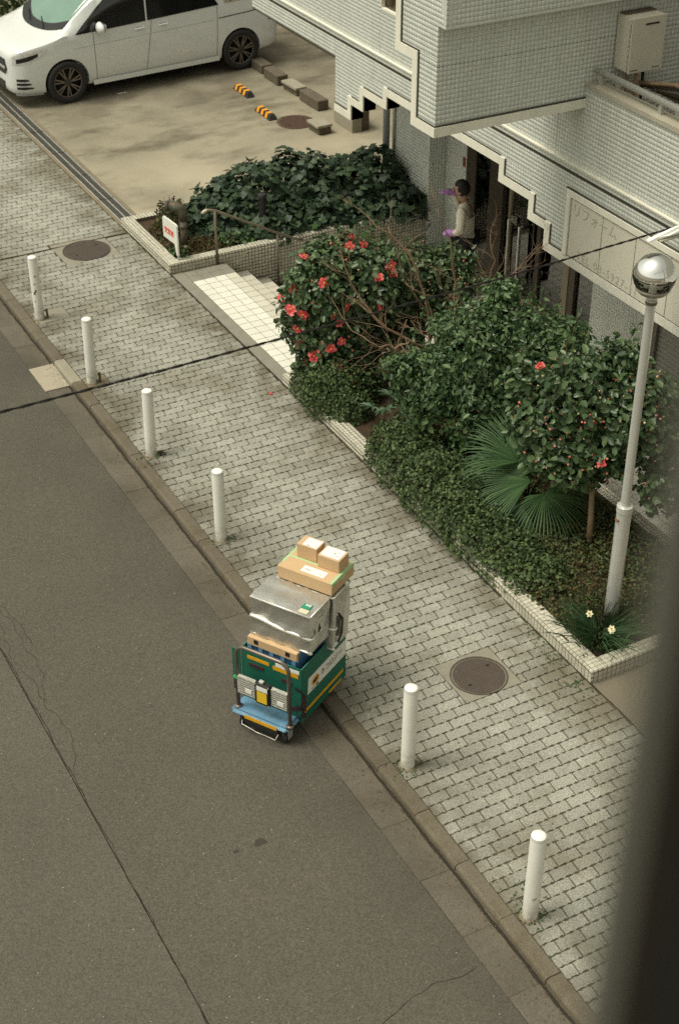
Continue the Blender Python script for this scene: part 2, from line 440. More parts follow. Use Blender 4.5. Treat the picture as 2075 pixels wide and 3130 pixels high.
for i in range(-18, 40):
    y = 12.264 + 0.5845*i
    k = put('kerb_stone', km, kerb, loc=(random.uniform(-.003, .003), y, random.uniform(-.003, .002)))
    if 14.55 < y < 15.1:
        k.data = km.copy(); k.data.materials[0] = kn; tag(k, 'paler kerb stone')

# ---- pavement of wavy interlocking blocks
PX, PY = 0.2172, 0.1086
X0, X1 = 4.563, 6.527
side = tag(MB().box(4.56, 6.53, 3.0, 60, -0.3, -0.012).build('pavement', M['joint']), kind='structure')
def paver_outline(L, half=None):
    """wavy outline (counter-clockwise) of a block of length L centred on the origin"""
    j = 0.0050; pts = []
    W = PY/2 - j
    amp = 0.0062
    us = np.linspace(0, L, max(3, int(round(L/0.027))+1))
    f = lambda u: amp*math.sin(2*PI*(u - L/2)/0.0724 + 0.6)
    g = lambda v: 0.0040*math.sin(2*PI*v/PY*1.0)
    bot = [(min(max(u, j), L-j) - L/2, -W + f(u)) for u in us]
    top = [(min(max(u, j), L-j) - L/2, W + f(u)) for u in us[::-1]]
    bot = [(x + (g(-PY/3.2) if i in (0, len(us)-1) else 0), y) for i, (x, y) in enumerate(bot)]
    top = [(x + (g(PY/3.2) if i in (0, len(us)-1) else 0), y) for i, (x, y) in enumerate(top)]
    return bot + top
def paver_geo(L):
    o = paver_outline(L); n = len(o)
    V = [(x*0.985, y*0.955, 0.0) for x, y in o] + [(x, y, -0.0035) for x, y in o] + [(x, y, -0.02) for x, y in o]
    F = [tuple(range(n))] + [(i+n, (i+1)%n+n, (i+1)%n, i) for i in range(n)] + [(i+2*n, (i+1)%n+2*n, (i+1)%n+n, i+n) for i in range(n)]
    return V, F
squares = [(5.75, 8.14, 0.28), (5.83, 17.87, 0.375), (4.80, 16.30, 0.20), (4.70, 14.50, 0.13)]
rows = []; collar = {}
y = 4.25
ri = 0
while y < 27.5:
    if abs(y - 18.12) < 0.06: y = 18.19
    off = 0 if ri % 2 == 0 else PX/2
    xs = []
    x = X0
    if off: xs.append((x, PX/2)); x += PX/2
    while x < X1 - 0.02:
        L = min(PX, X1 - x)
        if L > 0.04: xs.append((x, L))
        x += PX
    for (xa, L) in xs:
        xc = xa + L/2
        # blocks are cut away round covers and posts
        parts = [(xa, xa + L)]
        for (qx, qy, q) in squares:
            if abs(y - qy) < q - 0.01:
                parts = [p for (a, b) in parts for p in ((a, min(b, qx - q)), (max(a, qx + q), b)) if p[1] - p[0] > 0.03]
                ext = collar.setdefault((qx, qy), [qx - q, qx + q, 9e9, -9e9])
                ext[2] = min(ext[2], y - PY/2); ext[3] = max(ext[3], y + PY/2)
        for (a, b) in parts: rows.append(((a + b)/2, y, round(b - a, 3)))
    y += PY; ri += 1
protos = {}
lst = sorted(rows, key=lambda p: p[0]**2 + p[1]**2 + 72)
cnt = 0; bigV = []; bigF = []; fan = []
for (xc, yc, L) in lst:
    if L not in protos:
        V, F = paver_geo(L)
        me = bpy.data.meshes.new('paver'); me.from_pydata(V, [], F); me.materials.append(M['paver']); protos[L] = (me, V, F)
    me, V, F = protos[L]
    tx, ty = random.gauss(0, 0.009), random.gauss(0, 0.016); dz = random.uniform(-0.0045, 0.0015); rz = random.gauss(0, 0.008)
    seen = yc > 4.7 and (xc - 0.0) / yc < 1.18
    if cnt < 300 and seen and L > 0.08:
        put('paver', me, side, loc=(xc, yc, dz), rot=(tx, ty, rz)); cnt += 1
    else:
        b = len(bigV); c0, s0 = math.cos(rz), math.sin(rz)
        bigV += [(xc + a*c0 - q*s0, yc + a*s0 + q*c0, zz + dz + q*tx - a*ty) for a, q, zz in V]
        bigF += [tuple(b+i for i in f) for f in F]
me = bpy.data.meshes.new('pavers'); me.from_pydata(bigV, [], bigF); me.materials.append(M['paver'])
tag(put('pavers', me, side), kind='stuff')

# mortar collars and the cast joint across the pavement
for k, ((qx, qy), e) in enumerate(collar.items()):
    MB().box(e[0] + .004, e[1] - .004, e[2] + .004, e[3] - .004, -0.05, -0.003 if k < 3 else -0.006).build('mortar_collar', M['mortar'] if k != 1 or qy > 15 else M['mortar_dirty'], side)
crack([(4.57, 18.13), (5.5, 18.13), (6.52, 18.14)], 0.02, 'expansion_joint', 0.002, side, 0.0)
crack([(6.53, 18.2), (6.53, 13.4)], 0.022, 'expansion_joint', 0.003, side, 0.001)
crack([(6.532, 13.4), (6.532, 4.5)], 0.018, 'expansion_joint', 0.003, side, 0.001)

# ---- private ground: parking bay, entrance, driveway
def slab(name, x0, x1, y0, y1, z, m): return sheet(name, x0, x1, y0, y1, z, m, 0.25)
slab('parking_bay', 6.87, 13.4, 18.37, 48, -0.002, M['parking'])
park = bpy.data.objects['parking_bay']
slab('driveway', 6.53, 10.6, 0.5, 7.60, -0.006, M['driveway'])
# lower entrance floor, tiled
fl = slab('entrance_floor', 7.89, 14.5, 7.6, 16.62, -0.505, M['pgrout'])
V = []; F = []
for i in range(0, 19):
    for j in range(0, 60):
        a, b = 7.90 + i*0.15, 7.62 + j*0.15
        if b + 0.145 > 16.6 or a + .145 > 10.6: continue
        k = len(V); V += [(a, b, -0.5), (a+0.145, b, -0.5), (a+0.145, b+0.145, -0.5), (a, b+0.145, -0.5)]; F.append((k, k+1, k+2, k+3))
tag(put('floor_tiles', np_mesh('floor_tiles', V, F, mat('floor_tile', (0.44, 0.42, 0.36), 0.5, rnd=0.05, var=0.1, scale=2)), fl), kind='stuff')

# landing and the three steps down to the entrance
steps = tag(MB().box(6.54, 7.30, 13.46, 16.66, -0.75, -0.008).box(7.30, 7.595, 13.46, 16.66, -0.75, -0.175).box(7.595, 7.895, 13.46, 16.66, -0.75, -0.340)
            .build('entrance_steps', M['pgrout']), kind='structure')
tag(MB().box(6.545, 6.69, 13.47, 16.64, -0.05, 0.0).build('border_strip', M['border'], steps), 'grey stone border strip')
def tmesh(nm, w_, d_, m, t=0.008):
    o = MB().box(-w_/2, w_/2, -d_/2, d_/2, -t, 0).build(nm, m, bevel=0.0015); me = o.data; bpy.data.objects.remove(o); return me
tl = tmesh('tile', 0.1425, 0.1425, M['landing']); tb = tmesh('tile', 0.146, 0.146, M['border'])
tn = tmesh('tile', 0.1425, 0.1425, M['step'])
for i in range(4):
    for j in range(21):
        yy = 13.55 + 0.15*j; xx = 6.772 + 0.15*i
        me = tb if j >= 19 else (tn if i == 3 else tl)
        put('tile', me, steps, loc=(xx, yy, random.uniform(0, .001)))
for s_, (xa, z) in enumerate(((7.30, -0.165), (7.595, -0.33))):
    for i in range(2):
        for j in range(21):
            put('tile', tn if j < 20 else tb, steps, loc=(xa + 0.074 + 0.148*i, 13.55 + 0.15*j, z))

# drain channel: steel grating between two concrete lips
drain = thing('drain_channel', (6.7, 18.4, 0), 'long steel grated drain channel along the edge of the parking bay', 'drain')
MB().box(6.535, 6.59, 18.36, 48, -0.2, -0.001).box(6.815, 6.868, 18.36, 48, -0.2, 0.001).build('concrete_lip', M['mortar_dirty'], drain)
MB().box(6.59, 6.815, 18.36, 48, -0.25, -0.06).build('channel', M['dark'], drain)
gm = MB()
for xx in (6.596, 6.636, 6.668, 6.700, 6.732, 6.764, 6.799): gm.box(xx-0.008, xx+0.008, 0.008, 0.99, -0.03, -0.004 if xx not in (6.596, 6.799) else 0.002, 1 if xx in (6.596, 6.799, 6.700) else 0)
for q in range(33): gm.box(6.60, 6.80, 0.015 + q*0.03, 0.029 + q*0.03, -0.028, -0.010)
go = gm.build('grating', [M['grate'], M['galv']], drain); gme = go.data; bpy.data.objects.remove(go)
for i in range(14):
    put('grating', gme, drain, loc=None).location = (0, 18.36 + 1.0*i, random.uniform(-.003, .0))

# manhole covers
def manhole(x, y, r, label, rusty=False):
    m = thing('manhole_cover', (x, y, 0), label, 'manhole cover', 'cast iron manhole covers')
    mi = mat('rusty_iron', (0.085, 0.048, 0.034), 0.85, var=0.25, scale=9, fine=0.2) if rusty else M['iron']
    MB().lathe([(r, -0.03), (r, 0.004), (r-0.012, 0.004), (r-0.014, -0.004), (r-0.022, -0.004), (r-0.024, 0.003), (0.0005, 0.003)], (x, y, 0), 48).build('lid', mi, m)
    s = MB(); k = int(r/0.016)
    for i in range(-k, k+1):
        for j in range(-k, k+1):
            a, b = i*0.016*1.0, j*0.016
            if a*a + b*b < (r-0.035)**2 and (i+j) % 2 == 0: s.box(x+a-0.006, x+a+0.006, y+b-0.004, y+b+0.004, 0.002, 0.0065)
    tag(s.build('studs', mi, m, fixn=False), kind='stuff')
    for a in (0.5, 0.5+PI): MB().box(x+math.cos(a)*r*0.62-0.014, x+math.cos(a)*r*0.62+0.014, y+math.sin(a)*r*0.62-0.008, y+math.sin(a)*r*0.62+0.008, 0.004, 0.0078).build('keyhole', M['dark'], m)
    return m
manhole(5.75, 8.14, 0.250, 'round iron manhole cover in a mortar square near the tiled planter corner')
manhole(5.84, 17.86, 0.315, 'round iron manhole cover in the pavement beside the first bollard')
manhole(10.46, 20.82, 0.31, 'rusty round manhole cover in the concrete of the parking bay', True)

# ------------------------------------------------------------------ apartment building
FX = 9.0           # street face of the overhanging first floor
TP = 0.0455        # tile pitch
bld = thing('apartment_building', (9.0, 12.0, 0), 'pale grey tiled apartment building with cream stair-stepped trim over its sunken entrance', 'building')
bld_tiles = []     # (corner, u, v, n) quads of the whole building
def tile_face(fn, a0, a1, b0, b1, store, pitch=TP, g=0.0031):
    """fn(a, b, h) -> world point at height h over the face; tiles are laid on a global grid and cut at the edges"""
    ia0, ia1 = math.floor(a0/pitch + 1e-4), math.ceil(a1/pitch - 1e-4)
    ib0, ib1 = math.floor(b0/pitch + 1e-4), math.ceil(b1/pitch - 1e-4)
    for i in range(ia0, ia1):
        u0, u1 = max(i*pitch + g/2, a0), min((i+1)*pitch - g/2, a1)
        if u1 - u0 < 0.008: continue
        for j in range(ib0, ib1):
            v0, v1 = max(j*pitch + g/2, b0), min((j+1)*pitch - g/2, b1)
            if v1 - v0 < 0.008: continue
            store.append((fn, u0, u1, v0, v1))
def emit_tiles(store, parent, m, nmax=300, th=-0.0005, eye=Vector((0, 0, 8.5)), sel=lambda c: True):
    """the nmax tiles nearest the camera become objects, the rest one mesh"""
    F5 = [(4,5,6,7), (0,1,5,4), (1,2,6,5), (2,3,7,6), (3,0,4,7)]
    def geo(t):
        fn, u0, u1, v0, v1 = t; c = 0.0004
        b0 = -0.001 if th < 0 else 0.0
        return [fn(u0,v0,b0), fn(u1,v0,b0), fn(u1,v1,b0), fn(u0,v1,b0), fn(u0+c,v0+c,th), fn(u1-c,v0+c,th), fn(u1-c,v1-c,th), fn(u0+c,v1-c,th)]
    def ctr(t): return Vector(t[0]((t[1]+t[2])/2, (t[3]+t[4])/2, th))
    order = sorted(store, key=lambda t: ((ctr(t)-eye).length if sel(ctr(t)) and t[2]-t[1] > 0.03 and t[4]-t[3] > 0.03 else 999))
    V, F = [], []; cache = {}
    for k, t in enumerate(order):
        g = geo(t)
        if k < nmax:
            c = ctr(t); key = (id(t[0]), round(t[2]-t[1], 4), round(t[4]-t[3], 4))
            if key not in cache:
                me = bpy.data.meshes.new('tile'); me.from_pydata([Vector(p)-c for p in g], [], F5); me.materials.append(m); cache[key] = me
            put('tile', cache[key], parent, loc=c)
        else:
            b = len(V); V += g; F += [tuple(b+i for i in f) for f in F5]
    o = put('tiles', np_mesh('tiles', V, F, m), parent); return tag(o, kind='stuff')
faceX = lambda x: (lambda a, b, h: (x - h, -a, b))          # looks towards -X (the street); a = -Y so that faces stay outward
faceY = lambda y: (lambda a, b, h: (a, y - h, b))           # looks towards -Y (the camera)
fnFX, fnUP = faceX(FX), faceX(FX + 0.025)

# --- lower band over the entrance: rectangles (y0, y1, z0, z1) that follow the stepped lower edge
T = 0.092
EDGE = [(19.2, 16.78, 2.415), (16.78, 16.34, 1.715), (16.34, 16.03, 1.925), (16.03, 15.45, 2.135), (15.45, 12.99, 2.300), (12.99, 12.40, 2.108), (12.40, 12.085, 1.895), (12.085, 1.0, 1.668)]
BT = 2.625         # underside of the groove
wl = MB()
for (ya, yb, z) in EDGE: wl.box(FX + 0.001, FX + 0.17, yb, ya, z, BT)
wl.box(FX + 0.02, FX + 0.17, 1.0, 19.2, BT, 2.662).build('lower_wall', M['grout'], bld)
MB().box(FX + 0.012, FX + 0.03, 1.0, 19.2, BT, 2.662).build('groove', M['groove'], bld)
SIGN_Y, SZ0, SZ1 = 11.74, 1.76, 2.478
for i, (ya, yb, z) in enumerate(EDGE):
    if i == 0: tile_face(fnFX, -ya, -yb, z, BT, bld_tiles); continue
    if i == 7:
        tile_face(fnFX, -ya, -SIGN_Y, z + T, BT, bld_tiles)
        tile_face(fnFX, -SIGN_Y, -1.2, SZ1 + 0.012, BT, bld_tiles); continue
    zl = max(z, EDGE[i-1][2] if i > 0 else 0); zr = EDGE[i+1][2]
    a, b = -ya, -yb
    ta = a + (T if EDGE[i-1][2] > z else 0) if i != 1 else a
    tb_ = b - (T if zr > z else 0)
    # the part beside a higher neighbour starts one trim width in
    tile_face(fnFX, a, b, max(z + T, 0), min(BT, max(EDGE[i-1][2] if EDGE[i-1][2] > z and i != 1 else 0, zr if zr > z else 0, z + T) if False else z + T), bld_tiles) if False else None
    zz = sorted({z + T, BT, (EDGE[i-1][2] + T) if (EDGE[i-1][2] > z and i != 1) else BT, (zr + T) if zr > z else BT})
    for z0, z1 in zip(zz[:-1], zz[1:]):
        la = a + (T if (EDGE[i-1][2] > z and i != 1 and z0 < EDGE[i-1][2] + T - 1e-6) else 0)
        lb = b - (T if (zr > z and z0 < zr + T - 1e-6) else 0)
        if lb - la > 0.01: tile_face(fnFX, la, lb, z0, z1, bld_tiles)
# cream trim along the stepped edge: one folded band, proud of the tiles
tr = MB(); P_ = 0.018
for i, (ya, yb, z) in enumerate(EDGE[1:], 1):
    tr.box(FX - P_, FX + 0.172, yb, ya, z - 0.002, z + T)
    up_l = EDGE[i-1][2]
    if i > 1:
        if up_l > z: tr.box(FX - P_ + 0.001, FX + 0.171, ya - T, ya, z + T, up_l + T)
        else: tr.box(FX - P_ + 0.001, FX + 0.171, ya - 0.0, ya + T, up_l + T, z + T)
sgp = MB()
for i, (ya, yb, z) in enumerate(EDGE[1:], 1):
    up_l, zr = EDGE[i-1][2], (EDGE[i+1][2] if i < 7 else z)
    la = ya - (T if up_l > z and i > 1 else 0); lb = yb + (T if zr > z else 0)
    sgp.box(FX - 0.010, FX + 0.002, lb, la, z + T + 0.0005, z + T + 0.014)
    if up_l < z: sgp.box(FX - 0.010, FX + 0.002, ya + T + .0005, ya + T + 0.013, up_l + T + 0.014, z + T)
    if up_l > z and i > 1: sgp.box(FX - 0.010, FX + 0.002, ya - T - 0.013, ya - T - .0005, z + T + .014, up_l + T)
sgp.build('painted_shadow_line', M['groove'], bld)  # proud dark strips: the shadow line along the trims is painted in
tr.build('stepped_trim', M['trim'], bld, fixn=True)
MB().box(FX - 0.001, FX + 0.03, 16.785, 19.2, 2.395, 2.413).build('dark_bottom_strip', M['groove'], bld)  # dark strip along the bottom edge of the tiled wall
# string course over the groove
tile_face(fnFX, -19.2, -1.2, 2.664, 2.722, bld_tiles)
MB().box(FX + 0.001, FX + 0.17, 1.0, 19.2, 2.662, 2.724).build('string_course', M['grout'], bld)
MB().box(FX - 0.012, FX + 0.20, 1.0, 19.2, 2.724, 2.738).build('string_course_cap', M['trim'], bld)
# --- upper wall, one pace back
MB().box(FX + 0.026, FX + 0.18, 1.0, 11.646, 2.738, 3.565).build('parapet', M['grout'], bld)
tile_face(fnUP, -11.646, -1.2, 2.738, 3.545, bld_tiles)
MB().box(FX + 0.010, FX + 0.195, 1.0, 11.645, 3.545, 3.590).build('parapet_cap', mat('cap_stone', (0.40, 0.37, 0.29), 0.8, var=0.12, scale=6), bld)
WY0, WY1, WZ0, WZ1 = 14.2, 15.69, 3.285, 4.5
uw = MB()
uw.box(FX + 0.026, FX + 0.2, 11.648, 12.05, 2.738, 3.40).box(FX + 0.026, FX + 0.2, 12.05, WY0, 2.738, 7.5).box(FX + 0.026, FX + 0.2, WY1, 19.2, 2.738, 7.5)
uw.box(FX + 0.026, FX + 0.2, WY0, WY1, 2.738, WZ0).box(FX + 0.026, FX + 0.2, WY0, WY1, WZ1, 7.5).build('upper_wall', M['grout'], bld)
tile_face(fnUP, -19.2, -WY1, 2.738, 5.0, bld_tiles)
tile_face(fnUP, -WY1, -WY0, 2.738, WZ0, bld_tiles)
tile_face(fnUP, -WY0, -12.05, 2.738, 5.0, bld_tiles)
tile_face(fnUP, -12.05, -11.648, 2.738, 3.345, bld_tiles)
win = MB().box(FX + 0.02, FX + 0.10, WY0, WY1, WZ0 - 0.012, WZ0 + 0.012).box(FX + 0.02, FX + 0.10, WY1 - 0.02, WY1, WZ0, WZ1).box(FX + 0.02, FX + 0.10, WY0, WY0 + 0.02, WZ0, WZ1).box(FX + 0.02, FX + 0.10, WY0, WY1, WZ1 - 0.02, WZ1).build('window', M['trim'], bld)
MB().box(FX + 0.07, FX + 0.08, WY0 + 0.02, WY1 - 0.02, WZ0 + 0.01, WZ1 - 0.02).build('pane', mat('patterned_pane', (0.10, 0.068, 0.032), 0.25, var=0.6, scale=16, col2=(0.03, 0.02, 0.01), c2scale=11, c2lo=0.4, c2hi=0.6), win)
# --- fin wall between the balconies, stepping out over the street
CB, Y0f = 7.30, 11.646
MB().box(CB + 0.001, FX + 2.0, Y0f + 0.001, 12.06, 3.35, 4.03).box(CB + 0.001, FX + 2.0, Y0f + 0.001, 12.38, 3.99, 7.5).build('fin_wall', M['grout'], bld)
fnCB, fnY0 = faceX(CB), faceY(Y0f)
tile_face(fnCB, -11.965, -Y0f, 3.445, 4.075, bld_tiles)
tile_face(fnCB, -12.288, -Y0f, 4.075, 5.2, bld_tiles)
tile_face(fnY0, CB, FX + 0.02, 3.445, 4.40, bld_tiles)
tile_face(fnY0, FX + 0.02, FX + 1.2, 3.0, 5.2, bld_tiles)
ft = MB()
ft.box(CB - P_, CB + 0.10, Y0f - P_, 12.06, 3.345, 3.438)
ft.box(CB + 0.10, FX + 0.024, Y0f - P_, 12.055, 3.346, 3.437)
ft.box(CB - P_ + .001, CB + 0.16, 11.968, 12.06, 3.438, 3.978)
ft.box(CB - P_, CB + 0.16, 11.968, 12.38, 3.978, 4.070)
ft.box(CB - P_ + .001, CB + 0.16, 12.288, 12.38, 4.070, 7.4)
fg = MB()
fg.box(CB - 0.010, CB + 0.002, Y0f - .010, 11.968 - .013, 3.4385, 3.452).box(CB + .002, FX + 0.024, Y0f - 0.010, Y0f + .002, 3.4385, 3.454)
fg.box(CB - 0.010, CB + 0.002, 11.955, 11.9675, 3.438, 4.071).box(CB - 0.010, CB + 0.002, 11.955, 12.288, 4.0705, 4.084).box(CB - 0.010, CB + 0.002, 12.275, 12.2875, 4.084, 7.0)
fg.build('painted_shadow_line', M['groove'], bld)  # painted shadow line along the fin trim, as dark strips
ft.build('fin_trim', M['trim'], bld)
# upper storey slab that juts out towards the camera
UY = 11.52
MB().box(CB + 0.001, FX + 2.0, UY + 0.001, Y0f - 0.001, 4.392, 7.5).build('upper_storey', M['grout'], bld)
tile_face(faceY(UY), CB, FX + 2.0, 4.41, 5.2, bld_tiles)
tile_face(fnCB, -Y0f, -UY, 4.41, 5.2, bld_tiles)
MB().box(CB - 0.002, FX + 2.0, UY - 0.003, Y0f - 0.002, 4.385, 4.41).build('upper_storey_edge', M['tile'], bld)
# --- balcony behind the parapet
MB().box(FX + 0.18, 10.4, 1.0, Y0f, 2.70, 2.80).build('balcony_floor', mat('balcony_floor', (0.12, 0.095, 0.065), 0.9, var=0.3), bld)
MB().box(10.4, 10.6, 1.0, Y0f, 2.8, 7.5).build('balcony_wall', M['grout'], bld)
tile_face(faceX(10.4), -Y0f, -9.5, 2.8, 4.6, bld_tiles)
ra = MB().tube([(9.10, 11.60, 3.715), (9.10, 1.1, 3.70)], 0.032, 12).build('balcony_rail', M['galv'], bld, smooth=True)
for yy in (11.52, 10.60, 9.4, 8.2, 7.0, 5.8, 4.6, 3.4, 2.2): MB().box(9.085, 9.115, yy-0.022, yy+0.022, 3.585, 3.70).build('rail_post', M['galv'], ra)
# --- undersides, piloti and ground floor
MB().box(FX + 0.17, 14.6, 1.0, 19.2, 2.44, 2.62).build('soffit', M['soffit'], bld)
MB().box(14.4, 14.6, 1.0, 17.6, -0.6, 2.44).build('back_wall', M['innerwall'], bld)
# lift core
MB().box(10.351, 12.4, 16.621, 17.62, -0.6, 2.44).build('core_wall', M['grout'], bld)
tile_face(faceX(10.35), -17.62, -16.62, -0.5, 2.44, bld_tiles)
tile_face(faceY(16.62), 10.35, 10.62, -0.5, 2.44, bld_tiles)
MB().box(10.621, 10.9, 16.12, 16.62, -0.6, 2.44).build('entrance_pier', M['grout'], bld)
tile_face(faceX(10.62), -16.62, -16.12, -0.5, 2.44, bld_tiles)
MB().tube([(10.30, 17.70, 0.0), (10.30, 17.70, 2.44)], 0.05, 12).build('downpipe', mat('downpipe', (0.28, 0.29, 0.275), 0.5), bld, smooth=True)
MB().tube([(10.33, 17.54, 0.0), (10.33, 17.54, 2.44)], 0.018, 8).build('downpipe', M['galv'], bld, smooth=True)
MB().box(10.600, 10.617, 16.14, 16.18, 0.86, 0.985).build('door_notice', mat('notice_red', (0.24, 0.06, 0.03), 0.6, var=0.5, scale=40), bld)
M['bright_steel'] = mat('bright_steel', (0.80, 0.79, 0.74), 0.35, metal=0.6)
# entrance doors and shop front at X = 10.65
GX = 10.66
fr = MB()
for (ya, yb, x0_) in ((16.12, 15.92, 10.64), (15.52, 15.20, 10.60), (14.44, 14.36, 10.63), (13.70, 13.58, 10.62)): fr.box(x0_, 10.72, yb, ya, -0.5, 2.44)
fr.build('door_frame', M['bronze'], bld)
MB().box(10.61, 10.72, 13.70, 13.82, -0.5, 2.44).box(10.63, 10.72, 15.04, 15.10, -0.5, 2.44).build('mullion', M['beige'], bld)
MB().box(10.60, 10.74, 13.19, 15.2, -0.5, -0.42).build('sill', M['beige'], bld)
gmat = glass_mat('shop_glass', (0.30, 0.31, 0.27), 0.14)
for (ya, yb) in ((15.92, 15.52), (15.20, 14.44), (14.36, 13.82), (13.58, 13.19)): MB().box(GX, GX + 0.008, yb, ya, -0.42, 2.44).build('glass_pane', gmat, bld)
for (yy, xx) in ((14.98, 10.56), (14.72, 10.55)): MB().tube([(xx+.06, yy, 0.55), (xx, yy, 0.56), (xx, yy, -0.36), (xx+.06, yy, -0.37)], 0.013, 8).build('door_handle', M['bright_steel'], bld, smooth=True)
MB().box(10.63, 10.645, 14.90, 15.02, 0.50, 0.60).build('door_closer', M['steel'], bld)
# lobby room behind the glass
MB().box(13.4, 13.6, 7.0, 16.6, -0.6, 2.44).box(10.9, 13.4, 16.12, 16.25, -0.6, 2.44).build('lobby_wall', mat('lobby_wall', (0.16, 0.125, 0.09), 0.7, var=0.2), bld)
# tiled pier and shutter to the right
MB().box(10.601, 10.9, 12.0, 13.19, -0.6, 2.44).build('shop_pier', M['grout'], bld)
tile_face(faceX(10.60), -13.19, -12.0, -0.5, 2.44, bld_tiles)
MB().box(10.58, 10.70, 11.93, 12.0, -0.5, 2.44).build('shutter_frame', mat('shutter_frame', (0.16, 0.14, 0.11), 0.5), bld)
sh = MB()
for k in range(48):
    z = -0.5 + k*0.06
    sh.add([(10.63, 1.1, z), (10.63, 11.93, z), (10.615, 11.93, z+0.03), (10.615, 1.1, z+0.03), (10.63, 11.93, z+0.058), (10.63, 1.1, z+0.058)], [(0,1,2,3), (3,2,4,5)])
sh.build('roller_shutter', mat('shutter', (0.30, 0.29, 0.24), 0.5, var=0.06), bld)
MB().box(10.64, 10.8, 1.0, 11.93, -0.6, 2.44).build('shutter_backing', M['dark'], bld)

# --- sign band
sg = MB()
sg.box(FX - 0.03, FX, 1.1, SIGN_Y, SZ1 - 0.072, SZ1).box(FX - 0.03, FX, SIGN_Y - 0.072, SIGN_Y, SZ0 + 0.002, SZ1 - 0.072)
sframe = sg.build('sign_frame', M['trim'], bld, bevel=0.004)
MB().box(FX - 0.022, FX, 1.1, SIGN_Y + 0.02, SZ1, SZ1 + 0.011).build('sign_painted_shadow', M['groove'], bld)  # dark strip stands in for the shadow line above the sign frame
MB().box(FX - 0.008, FX + 0.0005, 1.1, SIGN_Y - 0.072, SZ0, SZ1 - 0.072).build('sign_backing', mat('sign_back', (0.20, 0.15, 0.085), 0.8), bld)
spm = mat('sign_panel', (0.63, 0.60, 0.50), 0.6, var=0.05, scale=2.5)
yb = SIGN_Y - 0.072 - 0.012
for k in range(19):
    w_ = 0.535
    MB().box(FX - 0.016, FX - 0.004, yb - w_ + 0.010, yb, SZ0 + 0.012, SZ1 - 0.086).build('sign_panel', spm, bld, bevel=0.003)
    yb -= w_
letter_m = mat('sign_letter', (0.415, 0.395, 0.32), 0.7)
def text_mesh(name, body, size, m, parent, origin, right, up, depth=0.002, align='LEFT', spacing=1.0):
    cu = bpy.data.curves.new(name, 'FONT'); cu.body = body; cu.size = size; cu.extrude = depth; cu.align_x = align; cu.space_character = spacing
    cu.resolution_u = 2
    to = bpy.data.objects.new('tmp', cu); COL.objects.link(to)
    bpy.context.view_layer.update()
    me = bpy.data.meshes.new_from_object(to.evaluated_get(bpy.context.evaluated_depsgraph_get()))
    bpy.data.objects.remove(to); bpy.data.curves.remove(cu)
    R, U = Vector(right).normalized(), Vector(up).normalized(); N = R.cross(U); o = Vector(origin)
    for v in me.vertices: v.co = o + R*v.co.x + U*v.co.y + N*v.co.z
    me.materials.clear(); me.materials.append(m); me.name = name
    return put(name, me, parent)
DR = (0, -1, 0)
text_mesh('lettering', 'リフォーム', 0.150, letter_m, bld, (FX - 0.0165, 11.63, 2.245), DR, (0, 0, 1))
text_mesh('lettering', 'TEL 03-5927-11', 0.125, letter_m, bld, (FX - 0.0165, 11.50, 1.80), DR, (0, 0, 1), spacing=1.25)
emit_tiles(bld_tiles, bld, M['tile'], 300, sel=lambda c: c.z < 5.2 and c.y > 9.3)

# --- wall-hung water heater
wh = thing('water_heater', (9.5, 11.64, 3.7), 'cream metal water heater hung on the tiled fin wall above the balcony rail', 'water heater')
whm = mat('heater_paint', (0.53, 0.50, 0.41), 0.5, var=0.06, scale=5)
MB().box(9.315, 9.715, 11.41, 11.636, 3.70, 4.225).build('casing', whm, wh, bevel=0.012, seg=2)
MB().box(9.312, 9.718, 11.395, 11.412, 3.695, 4.23).build('front_cover', whm, wh, bevel=0.005)
MB().box(9.47, 9.63, 11.39, 11.398, 4.150, 4.166).build('flue_slot', M['dark'], wh)
for xa in (9.34, 9.60):
    for q in range(5): MB().box(xa + q*0.018, xa + 0.009 + q*0.018, 11.391, 11.397, 3.722, 3.732).build('vent_hole', M['dark'], wh)
for k in range(9): MB().box(9.310, 9.316, 11.425, 11.432, 3.75 + k*0.05, 3.775 + k*0.05).build('seam_clip', M['galv'], wh)
MB().box(9.33, 9.70, 11.54, 11.63, 4.225, 4.236).build('top_stain', M['concrete_block'], wh)
for (xx, rr, mm) in ((9.40, 0.016, M['bark_pale']), (9.52, 0.012, mat('copper', (0.42, 0.20, 0.08), 0.5)), (9.60, 0.016, M['dark'])):
    MB().tube([(xx, 11.52, 3.70), (xx + 0.01, 11.52, 3.4), (xx - .02, 11.55, 2.82)], rr, 8).build('pipe', mm, wh, smooth=True)
# hoses and clutter on the balcony
hose = thing('hose_bundle', (9.8, 11.2, 2.8), 'tangle of insulated hoses on the dark balcony below the water heater', 'hoses')
for k in range(7):
    a = 11.45 - 0.11*k
    MB().tube([(9.55 + 0.06*k, 11.5, 3.55 - 0.03*k), (9.75 + .05*k, 11.2, 3.58 - .05*k), (9.95, 10.8, 3.50 - 0.06*k), (10.1, 10.2 - .1*k, 3.44 - 0.07*k), (10.2, 9.4, 3.3 - .06*k)], 0.022, 8).build('hose', (M['bark_pale'], M['concrete_block'], M['galv'])[k % 3], hose, smooth=True)
MB().box(9.9, 10.25, 9.6, 10.4, 2.8, 3.30).build('fan_unit', M['concrete_block'], hose, bevel=0.01)
for (yy, hh) in ((11.5, 0.82), (11.38, 0.7)): MB().tube([(9.30, yy, 2.8), (9.30, yy, 2.8 + hh)], 0.03, 8).build('drainpipe', M['block_pale'], hose, smooth=True)

